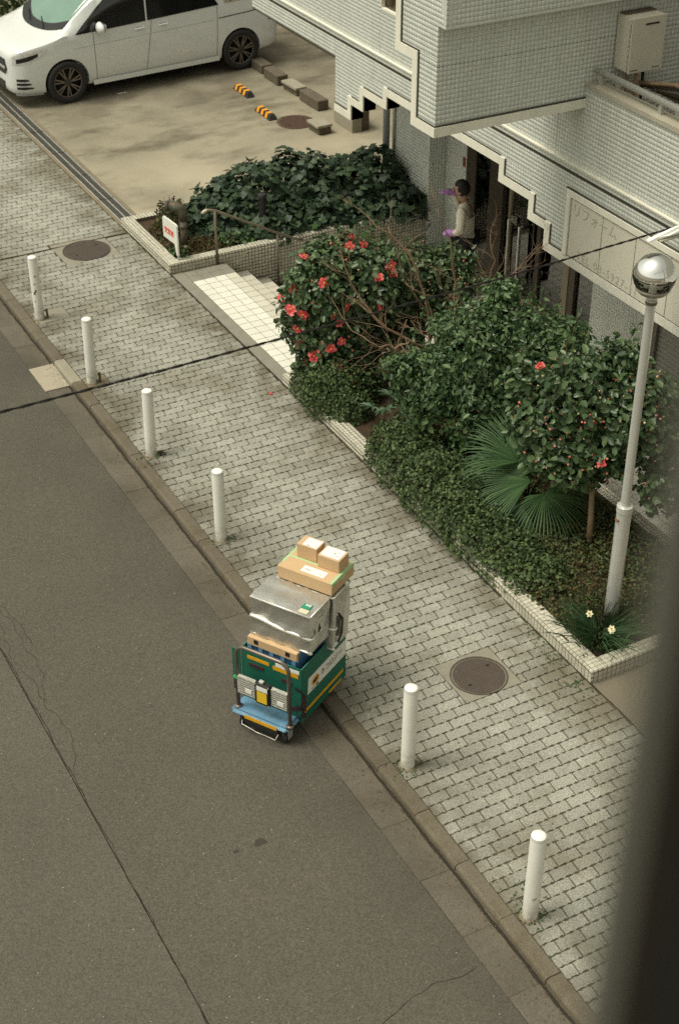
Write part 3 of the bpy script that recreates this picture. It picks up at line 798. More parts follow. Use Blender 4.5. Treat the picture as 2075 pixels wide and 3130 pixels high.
bw = thing('boundary_wall', (12.6, 22, 0), 'low concrete wall along the back of the parking bay behind the white van', 'wall')
MB().box(12.5, 12.65, 17.7, 48, -0.1, 0.9).build('wall', M['concrete_block'], bw)
MB().box(12.46, 12.69, 17.7, 48, 0.9, 0.96).build('coping', M['block_pale'], bw)

# ------------------------------------------------------------------ tiled planters
def planter(name, label, boxes, faces, tops, loc):
    p = thing(name, loc, label, 'planter')
    m = MB()
    for b in boxes: m.box(*b)
    m.build('wall', M['pgrout'], p)
    st = []
    for (fn, a0, a1, b0, b1) in faces: tile_face(fn, a0, a1, b0, b1, st, 0.0475, 0.006)
    for (fn, a0, a1, b0, b1) in tops: tile_face(fn, a0, a1, b0, b1, st, 0.0950 if False else 0.0475, 0.004)
    emit_tiles(st, p, M['ptile'], 280, th=0.003)
    return p
topZ = lambda z: (lambda a, b, h: (a, b, z + h))
P1Z, P2Z = 0.125, 0.125
pl1 = planter('planter', 'tiled planter wall with ivy beside the entrance steps, its side growing taller towards the doors',
    [(6.534, 6.68, 16.664, 18.35, -0.4, P1Z), (6.68, 10.34, 16.664, 16.80, -0.7, P1Z), (6.68, 10.34, 18.22, 18.35, -0.4, P1Z)],
    [(faceX(6.533), -18.35, -16.664, 0.0, P1Z), (faceY(16.663), 6.535, 10.34, -0.5, P1Z)],
    [(topZ(P1Z), 6.535, 6.68, 16.665, 18.35), (topZ(P1Z), 6.68, 10.34, 16.665, 16.80), (topZ(P1Z), 6.68, 10.34, 18.22, 18.35)], (6.6, 17.5, 0))
pl2 = planter('planter', 'long low tiled planter kerb holding the flowering shrubs along the pavement',
    [(6.534, 6.68, 7.605, 13.45, -0.4, P2Z), (6.68, 8.35, 7.605, 7.74, -0.6, P2Z), (6.68, 8.35, 13.32, 13.45, -0.7, P2Z), (8.22, 8.35, 7.74, 13.32, -0.7, P2Z)],
    [(faceX(6.533), -13.45, -7.605, 0.0, P2Z), (faceY(7.604), 6.535, 8.35, -0.02, P2Z)],
    [(topZ(P2Z), 6.535, 6.68, 7.605, 13.45), (topZ(P2Z), 6.68, 8.35, 7.605, 7.74), (topZ(P2Z), 6.68, 8.35, 13.32, 13.45), (topZ(P2Z), 8.22, 8.35, 7.74, 13.32)], (6.6, 10.5, 0))
MB().box(6.68, 10.34, 16.80, 18.22, -0.3, 0.075).build('soil_bed', M['soil'], pl1)
MB().box(6.68, 8.22, 7.74, 13.32, -0.3, 0.075).build('soil_bed', M['soil'], pl2)

# ------------------------------------------------------------------ bollards
BOL = [(4.65, 16.28, 'rust-streaked white bollard on a square concrete base, farthest up the pavement', 0.805),
       (4.647, 14.50, 'white bollard with a bracket at its foot, second from the far end of the row', 0.80),
       (4.647, 12.755, 'white bollard beside a gap in the paving, third from the far end of the row', 0.765),
       (4.655, 11.02, 'white bollard just up the pavement from the loaded delivery cart', 0.775),
       (4.658, 7.486, 'white bollard nearest the manhole cover with a mossy foot', 0.815),
       (4.652, 5.758, 'white bollard lowest in the picture beside the dark window frame', 0.82)]
def bollard(x, y, label, h, k):
    b = thing('bollard', (x, y, 0), label, 'bollard', 'white bollards along the kerb')
    r = 0.0575
    tilt = (random.uniform(-.012, .012), random.uniform(-.012, .012))
    MB().lathe([(r, -0.03), (r, h-0.03), (r*0.985, h-0.026), (r*0.985, h-0.02), (r, h-0.016), (r*0.97, h-0.004)], (x, y, 0), 28).build('post', M['white'], b, autos=0.6)
    MB().lathe([(r*0.97, h-0.004), (r*0.9, h+0.004), (r*0.6, h+0.010), (0.0008, h+0.012)], (x, y, 0), 28).build('cap', M['whitecap'], b, smooth=True)
    MB().lathe([(r+0.022, -0.02), (r+0.018, 0.006), (r+0.001, 0.010)], (x, y, 0), 20).build('base_ring', M['mortar_dirty'], b, smooth=True)
    b.rotation_euler = (random.uniform(-.016, .016), random.uniform(-.016, .016), 0)
    return b
for k, (x, y, l, h) in enumerate(BOL):
    b = bollard(x, y, l, h, k)
    if k == 0:
        for (a, z, s_) in ((4.0, 0.36, 0.012), (4.3, 0.39, 0.010), (3.9, 0.25, 0.006), (4.5, 0.58, 0.008), (4.2, .48, .007)):
            MB().obox((x+math.cos(a)*0.0565, y+math.sin(a)*0.0565, z), (0.003*math.cos(a), 0.003*math.sin(a), 0), (-s_*math.sin(a), s_*math.cos(a), 0), (0, 0, s_*1.6)).build('rust_spot', M['rust'], b, bevel=0.002)
    if k in (0, 1):
        MB().box(x+0.075, x+0.095, y-0.05, y-0.02, 0, 0.12).tube([(x+.055, y-.035, .10), (x+.09, y-.035, .10)], 0.008, 6).build('lock_bracket', M['concrete_block'], b)
    if k == 5:
        MB().obox((x-0.02, y-0.056, 0.24), (0.018, 0, 0.004), (0, 0.003, 0), (0, 0, 0.003)).build('rust_spot', M['rust'], b)
    if k == 2:
        MB().box(x+0.06, x+0.13, y-0.07, y+0.03, -0.05, 0.0035).build('open_joint', M['crack'], b)

# ------------------------------------------------------------------ lamp post with mirrored globe
lx, ly = 7.145, 8.16
lp = thing('lamp_post', (lx, ly, 0), 'white lamp post topped by a mirror-coated glass globe, standing in the planter', 'street lamp')
lpm = mat('lamp_paint', (0.62, 0.62, 0.585), 0.34, metal=0.45, var=0.06, scale=4)
MB().lathe([(0.064, 0.0), (0.064, 1.24), (0.070, 1.245), (0.070, 1.30), (0.058, 1.305)], (lx, ly, 0), 24).build('lower_pole', lpm, lp, autos=0.7)
MB().lathe([(0.041, 1.30), (0.038, 3.19), (0.045, 3.195), (0.045, 3.225), (0.036, 3.23), (0.036, 3.27)], (lx, ly, 0), 20).build('upper_pole', lpm, lp, autos=0.7)
MB().lathe([(0.046, 3.19), (0.048, 3.20), (0.046, 3.215)], (lx, ly, 0), 20).build('collar', mat('collar_grime', (0.12, 0.10, 0.07), 0.7), lp)
R = 0.168; zc = 3.435
prof = [(R*math.sin(t), -R*math.cos(t)) for t in np.linspace(PI*0.30, PI, 22)]
prof[-1] = (0.0006, R)
mir = mat('mirror_coat', (0.93, 0.93, 0.91), 0.03, metal=1.0)
MB().lathe([(r, z) for r, z in prof if z > -0.008], (lx, ly, zc), 56).build('mirror_globe', mir, lp, smooth=True)
clear = glass_mat('globe_glass', (0.93, 0.92, 0.87), 0.0)
MB().lathe([(r, z) for r, z in prof if z < 0.012] , (lx, ly, zc), 56).build('clear_globe', clear, lp, smooth=True)
MB().lathe([(0.105, -0.150), (0.132, -0.122), (0.138, -0.108), (0.128, -0.098), (0.116, -0.102)], (lx, ly, zc), 40).build('rim', mat('lamp_rim', (0.36, 0.34, 0.28), 0.35, metal=0.5), lp, smooth=True)
MB().lathe([(0.036, -0.17), (0.105, -0.150)], (lx, ly, zc), 40).build('neck', mat('lamp_neck', (0.20, 0.18, 0.14), 0.4, metal=0.5), lp, smooth=True)
MB().lathe([(0.117, -0.103), (0.03, -0.100), (0.016, -0.07), (0.012, 0.02), (0.0008, 0.03)], (lx, ly, zc), 32).build('lamp_holder', mat('holder', (0.86, 0.86, 0.80), 0.4), lp, smooth=True)
MB().box(lx-0.075, lx-0.060, ly-0.02, ly+0.02, 1.16, 1.18).build('bolt', M['rust'], lp)

# ------------------------------------------------------------------ handrail, standpipe, sign, garden lamp
hr = thing('handrail', (7.19, 16.655, 0), 'slim brown metal handrail running down beside the entrance steps', 'handrail')
hm = mat('rail_paint', (0.20, 0.165, 0.125), 0.45, metal=0.4, var=0.15)
P = [(7.06, 16.70, 0.735), (7.10, 16.69, 0.755), (7.19, 16.655, 0.742), (8.05, 16.60, 0.27), (8.32, 16.60, 0.13), (8.40, 16.60, 0.10)]
MB().tube(P, 0.017, 10).build('top_rail', hm, hr, smooth=True)
MB().tube([(7.03, 16.71, 0.715), (7.06, 16.70, 0.737), (7.10, 16.69, 0.756)], [0.017, 0.021, 0.018], 10).build('end_cap', mat('pale_cap', (0.55, 0.50, 0.40), 0.5), hr, smooth=True)
MB().tube([(7.19, 16.655, 0.0), (7.19, 16.655, 0.74)], 0.019, 10).build('post', hm, hr, smooth=True)
MB().tube([(8.04, 16.60, -0.5), (8.04, 16.60, 0.27)], 0.017, 10).build('post', hm, hr, smooth=True)

sp = thing('standpipe', (6.95, 17.15, 0.1), 'weathered bronze fire standpipe with a hooded outlet in the ivy planter', 'standpipe')
spm = mat('old_bronze', (0.105, 0.085, 0.055), 0.6, metal=0.4, var=0.4, scale=12, col2=(0.13, 0.19, 0.155), c2scale=9, c2lo=0.5, c2hi=0.65)
MB().tube([(6.95, 17.15, 0.05), (6.95, 17.15, 0.50)], 0.047, 14).build('pipe', mat('pipe_metal', (0.17, 0.145, 0.11), 0.5, metal=0.3, var=0.25), sp, smooth=True)
MB().lathe([(0.05, 0.36), (0.062, 0.37), (0.062, 0.40), (0.05, 0.41)], (6.95, 17.15, 0), 16).build('collar', spm, sp, smooth=True)
MB().tube([(6.95, 17.15, 0.47), (6.95, 17.15, 0.58), (6.935, 17.16, 0.63), (6.89, 17.185, 0.66), (6.78, 17.25, 0.665)], [0.058, 0.064, 0.070, 0.062, 0.060], 14).build('outlet', spm, sp, smooth=True)
MB().tube([(6.80, 17.24, 0.665), (6.755, 17.265, 0.665)], 0.068, 14).build('outlet_cap', M['iron'], sp, smooth=True)

gs = thing('sign_board', (6.72, 16.82, 0.12), 'small white slanted sign board with red characters at the corner of the ivy planter', 'sign')
sbm = mat('sign_white', (0.72, 0.72, 0.66), 0.45)
poly = [(0, 0.30), (0.40, 0.30), (0.44, 0.27), (0.44, -0.17), (0.37, -0.17), (0.35, -0.03), (0.0, 0.0)]
bx, by, bz = 6.655, 17.13, 0.30
# the board faces the street, running along the planter edge
MB().prism([(a, b) for a, b in [(0, 0.02), (0.0, 0.29), (0.03, 0.31), (0.36, 0.31), (0.39, 0.29), (0.39, -0.12), (0.345, -0.12), (0.30, 0.02)]],
           lambda a, b: (bx + 0.0 + 0.08*a, by - a, bz + b), lambda a, b: (bx + 0.022 + 0.08*a, by - a, bz + b)).build('board', sbm, gs, bevel=0.003)
MB().box(bx+0.03, bx+0.045, by-0.385, by-0.365, 0.07, bz+0.02).build('stake', M['galv'], gs)
text_mesh('lettering', '空室有', 0.088, mat('sign_red', (0.70, 0.07, 0.03), 0.5), gs, (bx - 0.002 + 0.08*0.04, by - 0.045, bz + 0.115), (0.08, -1, 0), (0, 0, 1), depth=0.003)

gl = thing('garden_light', (8.02, 17.0, 0.1), 'short dark garden light post half sunk in the ivy', 'garden light')
MB().lathe([(0.045, 0.0), (0.045, 0.50), (0.06, 0.505), (0.06, 0.54), (0.05, 0.555), (0.0008, 0.56)], (8.02, 17.0, 0.12), 16).build('post', mat('light_black', (0.022, 0.022, 0.022), 0.5), gl, autos=0.7)

# ------------------------------------------------------------------ parking: wheel stops and blocks
def wheel_stop(x, y, label):
    w_ = thing('wheel_stop', (x, y, 0), label, 'wheel stop', 'black and yellow rubber wheel stops')
    L, d, h = 0.56, 0.15, 0.085
    rub = M['rubber']
    m = MB().add([(x-d/2, y-L/2, 0), (x+d/2, y-L/2, 0), (x+d/2, y+L/2, 0), (x-d/2, y+L/2, 0),
                  (x-d/3.4, y-L/2+.05, h), (x+d/3.4, y-L/2+.05, h), (x+d/3.4, y+L/2-.05, h), (x-d/3.4, y+L/2-.05, h)],
                 [(0,3,2,1), (4,5,6,7), (0,1,5,4), (1,2,6,5), (2,3,7,6), (3,0,4,7)])
    m.build('body', rub, w_, bevel=0.008)
    for q in (0.17, 0.02, -0.13):
        yy = y + q
        MB().add([(x-d/2-0.001+0.004, yy-0.038, 0.012), (x-d/2-0.001+0.004, yy+0.038, 0.012), (x-d/3.4-0.003, yy+0.038, h-0.004), (x-d/3.4-0.003, yy-0.038, h-0.004),
                  (x+d/3.6, yy-0.038, h+0.003), (x+d/3.6, yy+0.038, h+0.003), (x-d/3.4-0.003, yy+0.038, h+0.003), (x-d/3.4-0.003, yy-0.038, h+0.003)],
                 [(0,1,2,3), (3,2,6,7), (7,6,5,4)]).build('yellow_stripe', M['amber'], w_)
M['rubber'] = mat('rubber', (0.022, 0.021, 0.020), 0.7, var=0.2, scale=12)
M['amber'] = mat('amber', (0.75, 0.32, 0.03), 0.45, var=0.08, scale=20)
wheel_stop(10.32, 22.45, 'black rubber wheel stop with amber stripes, the one nearer the white van')
wheel_stop(10.18, 21.33, 'black rubber wheel stop with amber stripes touching the rusty manhole cover')
def cblock(x0, x1, y0, y1, h, m, label, rot=0, lip=False):
    cx_, cy_ = (x0+x1)/2, (y0+y1)/2
    o = thing('concrete_block', (cx_, cy_, 0), label, 'concrete block', 'loose concrete blocks in the parking bay')
    a = MB(); c, s = math.cos(rot), math.sin(rot)
    a.obox((cx_, cy_, h/2), (c*(x1-x0)/2, s*(x1-x0)/2, 0), (-s*(y1-y0)/2, c*(y1-y0)/2, 0), (0, 0, h/2))
    a.build('block', m, o, bevel=0.012)
    if lip:
        MB().obox((cx_ - 0.01, cy_, h+0.02), (c*(x1-x0)/2*1.2, s*(x1-x0)/2, 0), (-s*(y1-y0)/2*1.06, c*(y1-y0)/2*1.06, 0), (0, 0, 0.022)).build('slab', M['block_pale'], o, bevel=0.006)
cblock(10.99, 11.20, 23.15, 23.78, 0.15, M['concrete_block'], 'dark concrete block behind the rear wheel of the white van')
cblock(10.96, 11.16, 22.48, 23.02, 0.17, M['concrete_block'], 'dark concrete block standing just clear of the white van')
cblock(11.0, 11.18, 21.88, 22.34, 0.10, M['concrete_block'], 'low block with a paler slab lying on top', 0.05, True)
cblock(10.98, 11.18, 21.08, 21.72, 0.17, M['concrete_block'], 'long dark concrete block next to the slab-topped one', 0.02)
cblock(10.50, 10.72, 20.12, 20.46, 0.11, M['concrete_block'], 'concrete block with a pale edge beside the rusty manhole cover', 0.03, True)
lw = thing('low_wall', (11.1, 20.2, 0), 'stub of concrete wall under the stepped trim at the back of the parking bay', 'wall')
MB().box(11.0, 11.18, 19.96, 20.56, -0.1, 0.42).build('block', M['block_pale'], lw, bevel=0.01)
MB().box(11.18, 11.32, 19.98, 20.5, -0.1, 0.40).build('block', M['concrete_block'], lw, bevel=0.01)
tag(MB().box(8.45, 8.62, 23.38, 23.42, 0.0, 0.006).build('paint_scrap', M['white'], None), 'scrap of white paint on the concrete beside the white van', 'paint mark')

# ------------------------------------------------------------------ plants
LEAF = {   # outline in (length, width, lift), quads
 'oval': (np.array([(0,0,0), (.32,.5,.10), (.74,.40,.07), (1,0,-.06), (.74,-.40,.07), (.32,-.5,.10)]), np.array([(0,3,2,1), (0,5,4,3)])),
 'lance': (np.array([(0,0,0), (.36,.36,.08), (.70,.26,.03), (1,0,-.16), (.70,-.26,.03), (.36,-.36,.08)]), np.array([(0,3,2,1), (0,5,4,3)])),
 'ivy': (np.array([(0,0,0), (.42,0,.02), (1,0,-.10), (-.12,.46,-.03), (.20,.31,.05), (.44,.54,-.02), (-.12,-.46,-.03), (.20,-.31,.05), (.44,-.54,-.02)]),
         np.array([(0,1,4,3), (1,2,5,4), (0,6,7,1), (1,7,8,2)])),
}
def frames(N, droop, jit):
    """orthonormal leaf frames (d, b, n) from outward normals"""
    k = len(N)
    n = N + rng.normal(0, jit, (k, 3)); n /= np.linalg.norm(n, axis=1, keepdims=True)
    d = rng.normal(0, 1, (k, 3)) + np.array([0, 0, -droop]) + N*0.5
    d -= n*np.sum(d*n, axis=1, keepdims=True); d /= np.linalg.norm(d, axis=1, keepdims=True)
    return d, np.cross(n, d), n
def leaf_arrays(P, N, size, kind, droop=0.8, jit=0.45, wid=1.0):
    T, Q = LEAF[kind]; k = len(P)
    d, b, n = frames(N, droop, jit)
    s = size*rng.uniform(0.50, 1.25, k)[:, None, None]
    V = P[:, None, :] + s*(T[None, :, 0:1]*d[:, None, :] + wid*T[None, :, 1:2]*b[:, None, :] + T[None, :, 2:3]*n[:, None, :])
    F = (np.arange(k)*len(T))[:, None, None] + Q[None]
    return V.reshape(-1, 3), F.reshape(-1, 4)
def blob_points(blobs, n, shell=(0.80, 1.04), zmin=-9, lump=0.10, keep=None):
    """points through the outer shell of a union of ellipsoids"""
    B = np.array(blobs, dtype=float); C, Rr = B[:, :3], B[:, 3:]
    wt = (Rr[:, 0]*Rr[:, 1] + Rr[:, 1]*Rr[:, 2] + Rr[:, 0]*Rr[:, 2]); wt /= wt.sum()
    PP, NN = [], []; tot = 0
    while tot < n:
        m = n; idx = rng.choice(len(B), m, p=wt)
        u = rng.normal(0, 1, (m, 3)); u /= np.linalg.norm(u, axis=1, keepdims=True)
        f = shell[0] + (shell[1]-shell[0])*rng.uniform(0, 1, m)**0.7
        f = f*(1 + lump*np.sin(7*u[:, 0]+idx*1.7)*np.sin(6*u[:, 1]+idx) + 0.6*lump*np.sin(13*u[:, 2]+idx*2.3+5*u[:, 0]))
        p = C[idx] + u*Rr[idx]*f[:, None]
        q = np.min(np.linalg.norm((p[:, None, :]-C[None])/Rr[None], axis=2) + np.where(np.arange(len(B))[None] == idx[:, None], 9, 0), axis=1)
        ok = (q > 0.78) & (p[:, 2] > zmin)
        if keep is not None: ok &= keep(p)
        nn = u/Rr[idx]; nn /= np.linalg.norm(nn, axis=1, keepdims=True); nn += np.array([0, 0, 0.45]); nn /= np.linalg.norm(nn, axis=1, keepdims=True)
        PP.append(p[ok]); NN.append(nn[ok]); tot += ok.sum()
        if ok.sum() == 0: break
    return np.concatenate(PP)[:n], np.concatenate(NN)[:n]
def foliage(name, parent, blobs, n, size, kind, m, droop=0.8, jit=0.45, inner=0.35, zmin=0.05, wid=1.0, lump=0.16, keep=None):
    P, N = blob_points(blobs, n, (0.78, 1.08), zmin=zmin, lump=lump, keep=keep)
    P2, N2 = blob_points(blobs, int(n*inner), (0.45, 0.8), zmin=zmin, lump=0, keep=keep)
    V, F = leaf_arrays(np.concatenate([P, P2]), np.concatenate([N, N2]), size, kind, droop, jit, wid)
    o = put(name, np_mesh(name, V, F, m), parent)
    return tag(o, kind='stuff')
def branchy(parent, base, ends, r0, m, name='branch', n=6, bow=0.15, trunk=None):
    for e in ends:
        a, b = Vector(base), Vector(e); mid = a.lerp(b, 0.5) + Vector((random.uniform(-1, 1), random.uniform(-1, 1), random.uniform(0, 1)))*bow*(b-a).length
        MB().tube([a, a.lerp(mid, .55), mid, mid.lerp(b, .6), b], [r0, r0*.85, r0*.65, r0*.45, r0*.2], n).build(name, m, parent, smooth=True)

G = {
 'cam': leaf_mat('camellia_leaf', (0.040, 0.075, 0.031), (0.132, 0.198, 0.082), 0.35, 0.45, 0.22),
 'shrub': leaf_mat('shrub_leaf', (0.050, 0.097, 0.040), (0.150, 0.228, 0.092), 0.38, 0.4, 0.25),
 'shrub_young': leaf_mat('young_leaf', (0.040, 0.085, 0.025), (0.085, 0.155, 0.045), 0.4, 0.4, 0.2),  # own green of young leaves and small weeds
 'ivy': leaf_mat('ivy_leaf', (0.020, 0.040, 0.022), (0.062, 0.098, 0.046), 0.5, 0.3, 0.12),
 'ivy_young': leaf_mat('ivy_young', (0.05, 0.12, 0.03), (0.09, 0.20, 0.05), 0.4, 0.4, 0.2),
 'azalea': leaf_mat('azalea_leaf', (0.042, 0.072, 0.026), (0.120, 0.165, 0.062), 0.6, 0.25, 0.15),
 'cover': leaf_mat('cover_leaf', (0.045, 0.056, 0.022), (0.125, 0.128, 0.045), 0.65, 0.2, 0.15),
 'brown': leaf_mat('brown_leaf', (0.070, 0.045, 0.022), (0.14, 0.085, 0.038), 0.8, 0.15, 0.1),
 'palm': leaf_mat('palm_leaf', (0.034, 0.080, 0.026), (0.078, 0.145, 0.050), 0.5, 0.3, 0.2),
 'fatsia': leaf_mat('fatsia_leaf', (0.055, 0.100, 0.050), (0.085, 0.140, 0.070), 0.45, 0.4, 0.12),
 'blade': leaf_mat('daffodil_blade', (0.036, 0.080, 0.036), (0.085, 0.155, 0.062), 0.5, 0.3, 0.1),
}
petal_m = leaf_mat('camellia_petal', (0.74, 0.085, 0.095), (0.92, 0.235, 0.215), 0.5, 0.3, 0.25)
stamen_m = mat('stamen', (0.75, 0.50, 0.10), 0.6)
bud_ms = [mat('bud_pink', (0.70, 0.20, 0.15), 0.5, rnd=0.3), mat('bud_pale', (0.62, 0.40, 0.22), 0.5, rnd=0.3), mat('bud_green', (0.45, 0.42, 0.16), 0.5, rnd=0.2)]

def flower_mesh(seed):
    rr = random.Random(seed); V, F, Mi = [], [], []
    for ring, (k, r, lift) in enumerate(((6, 1.0, 0.20), (5, 0.72, 0.42), (4, .42, .55))):
        for i in range(k):
            a = 2*PI*i/k + ring*0.5 + rr.uniform(-.2, .2); q = r*rr.uniform(.85, 1.12); wv = 0.62*q*rr.uniform(.9, 1.2)/ (1+ring*.2)
            ca, sa = math.cos(a), math.sin(a); b = len(V)
            for (x, y, z) in ((0.05, 0, 0), (.55*q, .60*wv, lift*.75), (q, .32*wv, lift*rr.uniform(.6, 1.1)), (q*1.02, -.30*wv, lift*rr.uniform(.6, 1.1)), (.55*q, -.60*wv, lift*.75)):
                V.append((x*ca - y*sa, x*sa + y*ca, z))
            F.append((b, b+1, b+2, b+3, b+4)); Mi.append(0)
    b = len(V)
    for i in range(6): V.append((.16*math.cos(i*PI/3), .16*math.sin(i*PI/3), .10))
    V.append((0, 0, .62)); V += [(.13*math.cos(i*PI/3), .13*math.sin(i*PI/3), .52) for i in range(6)]
    for i in range(6):
        j = (i+1) % 6; F.append((b+i, b+j, b+7+j, b+7+i)); Mi.append(1); F.append((b+7+i, b+7+j, b+6)); Mi.append(1)
    me = bpy.data.meshes.new('flower'); me.from_pydata(V, [], F); me.polygons.foreach_set('material_index', Mi)
    me.materials.append(petal_m); me.materials.append(stamen_m); return me
FLOW = [flower_mesh(k) for k in range(4)]
BUDS = []
for bm_ in bud_ms:
    o = MB().lathe([(0.0008, -0.9), (0.55, -0.55), (0.75, 0), (0.55, .6), (.0008, 1.2)], (0, 0, 0), 7).build('bud', bm_, smooth=True); BUDS.append(o.data); bpy.data.objects.remove(o)
EYE = Vector((0, 0, 8.5))
def blooms(parent, pts, r=0.05):
    for p in pts:
        p = Vector(p); dirn = (EYE - p).normalized() + Vector((random.gauss(0, .5), random.gauss(0, .5), random.gauss(0, .4)))
        q = dirn.to_track_quat('Z', 'Y'); o = put('flower', random.choice(FLOW), parent, loc=p); o.rotation_euler = q.to_euler(); s = r*random.uniform(.75, 1.2); o.scale = (s, s, s*random.uniform(.8, 1.1))
def buds(parent, blobs, n, sz=0.013, wts=(.5, .35, .15), seen=True):
    P, N = blob_points(blobs, n*4, (0.98, 1.05)); k = 0
    for p, nn in zip(P, N):
        to = np.array((0, 0, 8.5)) - p; to /= np.linalg.norm(to)
        if seen and np.dot(to, nn) < 0.25: continue
        o = put('bud', BUDS[rng.choice(3, p=wts)], parent, loc=Vector(p) + Vector(nn)*0.015); o.rotation_euler = Vector(nn).to_track_quat('Z', 'Y').to_euler(); s = sz*random.uniform(.7, 1.2); o.scale = (s,)*3
        k += 1
        if k >= n: break

def sprigs(parent, blobs, n, L, size, kind, m, wid):
    """shoots that stick out of a crown, each with its own few leaves"""
    P, N = blob_points(blobs, n, (0.98, 1.08)); PP, NN = [], []; st = MB()
    for p, nn in zip(P, N):
        d = nn + rng.normal(0, .35, 3) + np.array((0, 0, .5)); d /= np.linalg.norm(d); l = L*rng.uniform(.5, 1.2)
        st.tube([p - d*.05, p + d*l*.5, p + d*l], [.004, .003, .0015], 4, caps=False)
        for f in np.linspace(.15, 1, 7):
            PP.append(p + d*l*f + rng.normal(0, .006, 3)); q = rng.normal(0, 1, 3); q = q - d*(q @ d); q /= np.linalg.norm(q); NN.append(d*.6 + q*.8)
    NN = np.array(NN); NN /= np.linalg.norm(NN, axis=1, keepdims=True)
    tag(put('shoots', np_mesh('shoots', *leaf_arrays(np.array(PP), NN, size, kind, .2, .4, wid), m), parent), kind='stuff')
    tag(st.build('shoot_stems', M['bark'], parent, fixn=False), kind='stuff')

# --- camellia in flower beside the steps
ca = thing('camellia_bush', (7.05, 13.0, 0.08), 'dark camellia bush full of large red flowers beside the white landing tiles', 'flowering bush')
cab = [(7.02, 13.02, 1.30, .46, .42, .46), (6.80, 13.15, 1.00, .36, .33, .48), (7.38, 12.85, 1.30, .40, .38, .40), (7.05, 12.98, .62, .44, .38, .48), (6.92, 13.05, 1.58, .28, .28, .24), (6.98, 12.85, .35, .34, .28, .28)]
foliage('foliage', ca, cab, 7000, 0.082, 'oval', G['cam'], 0.9, 0.6, inner=.45, wid=.58)
sprigs(ca, cab, 60, .16, .070, 'oval', G['cam'], .55)
branchy(ca, (7.12, 12.95, 0.05), [(6.8, 13.1, 1.1), (7.3, 12.9, 1.3), (7.05, 13.0, 1.5), (7.4, 12.75, .9)], 0.03, M['bark'])
blooms(ca, [(7.212, 13.102, 1.74), (7.092, 12.929, 1.759), (7.31, 13.019, 1.692), (6.658, 13.117, 1.669), (6.702, 12.74, 1.514), (6.53, 13.12, 1.327), (6.45, 13.26, 1.16), (6.47, 13.25, 1.12), (6.452, 13.038, 1.128),
            (6.532, 12.905, 1.116), (6.767, 12.668, 1.157), (6.854, 12.70, 1.026), (6.49, 12.985, 0.902), (6.56, 13.05, 0.678), (6.735, 12.694, 0.743), (6.625, 12.824, 0.629), (6.852, 12.647, 0.824), (6.64, 13.02, 0.467),
            (6.806, 12.645, 0.525), (6.917, 12.617, 0.465), (6.976, 12.54, 0.30), (7.30, 12.46, 0.435), (6.70, 12.76, 1.50), (7.211, 12.484, 1.235), (6.916, 12.589, 1.251), (6.62, 12.86, 0.655), (6.74, 12.67, .765)], 0.060)
buds(ca, cab, 34, 0.017)

# --- second camellia behind, nearer the doors, mostly in bud
cb = thing('camellia_bush', (8.0, 13.0, 0.05), 'rounded camellia bush dotted with small pink buds, in front of the person', 'flowering bush')
cbb = [(8.05, 13.20, 1.02, .42, .36, .40), (8.42, 13.05, 1.02, .34, .32, .36), (7.75, 13.1, 1.05, .34, .34, .40), (8.25, 13.1, .72, .30, .30, .25), (7.8, 13.05, .55, .28, .26, .22)]
foliage('foliage', cb, cbb, 5200, 0.070, 'oval', G['cam'], 0.7, 0.55, inner=.6, wid=.58)
sprigs(cb, cbb, 40, .14, .060, 'oval', G['cam'], .55)
branchy(cb, (8.05, 13.0, 0.05), [(8.3, 13.1, 1.0), (7.8, 13.1, 1.0), (8.05, 13.2, 1.2)], 0.025, M['bark'])
buds(cb, cbb, 100, 0.014)
blooms(cb, [(7.406, 12.60, 1.609), (7.412, 12.55, 1.546), (7.248, 12.55, 1.53)], 0.055)

# --- big glossy green shrub
sb = thing('evergreen_shrub', (7.4, 11.0, 0.08), 'large glossy green shrub without flowers in the middle of the planter', 'shrub')
sbb = [(7.62, 10.98, 1.45, .42, .40, .38), (7.25, 11.15, 1.05, .42, .38, .36), (7.95, 10.72, 1.40, .36, .36, .38), (7.55, 10.85, .95, .46, .42, .42), (7.05, 11.18, .86, .30, .28, .22), (7.95, 10.55, 1.0, .34, .34, .36), (7.35, 11.28, 1.50, .20, .20, .15), (8.18, 10.48, 1.58, .20, .20, .15), (6.86, 11.38, 1.12, .18, .18, .13), (7.78, 11.08, 1.88, .17, .17, .13), (7.52, 10.75, .70, .34, .30, .22)]
foliage('foliage', sb, sbb, 10500, 0.072, 'lance', G['shrub'], 0.7, 0.55, inner=.4, wid=.72)
foliage('young_leaves', sb, [(7.12, 11.02, .72, .26, .24, .18), (7.30, 10.75, .50, .26, .22, .2), (7.5, 10.9, 1.72, .14, .14, .16), (6.98, 11.3, .9, .2, .2, .14)], 420, 0.075, 'lance', G['shrub_young'], 0.9, 0.5, wid=1.0)
sprigs(sb, sbb, 110, .20, .066, 'lance', G['shrub'], .7)
branchy(sb, (7.28, 11.35, 0.05), [(7.2, 11.2, 1.0), (7.6, 11.0, 1.4), (7.9, 10.8, 1.3)], 0.032, M['bark_pale'])
branchy(sb, (7.27, 11.62, 0.05), [(7.1, 11.3, .8), (7.5, 11.1, 1.2)], 0.026, M['bark'])

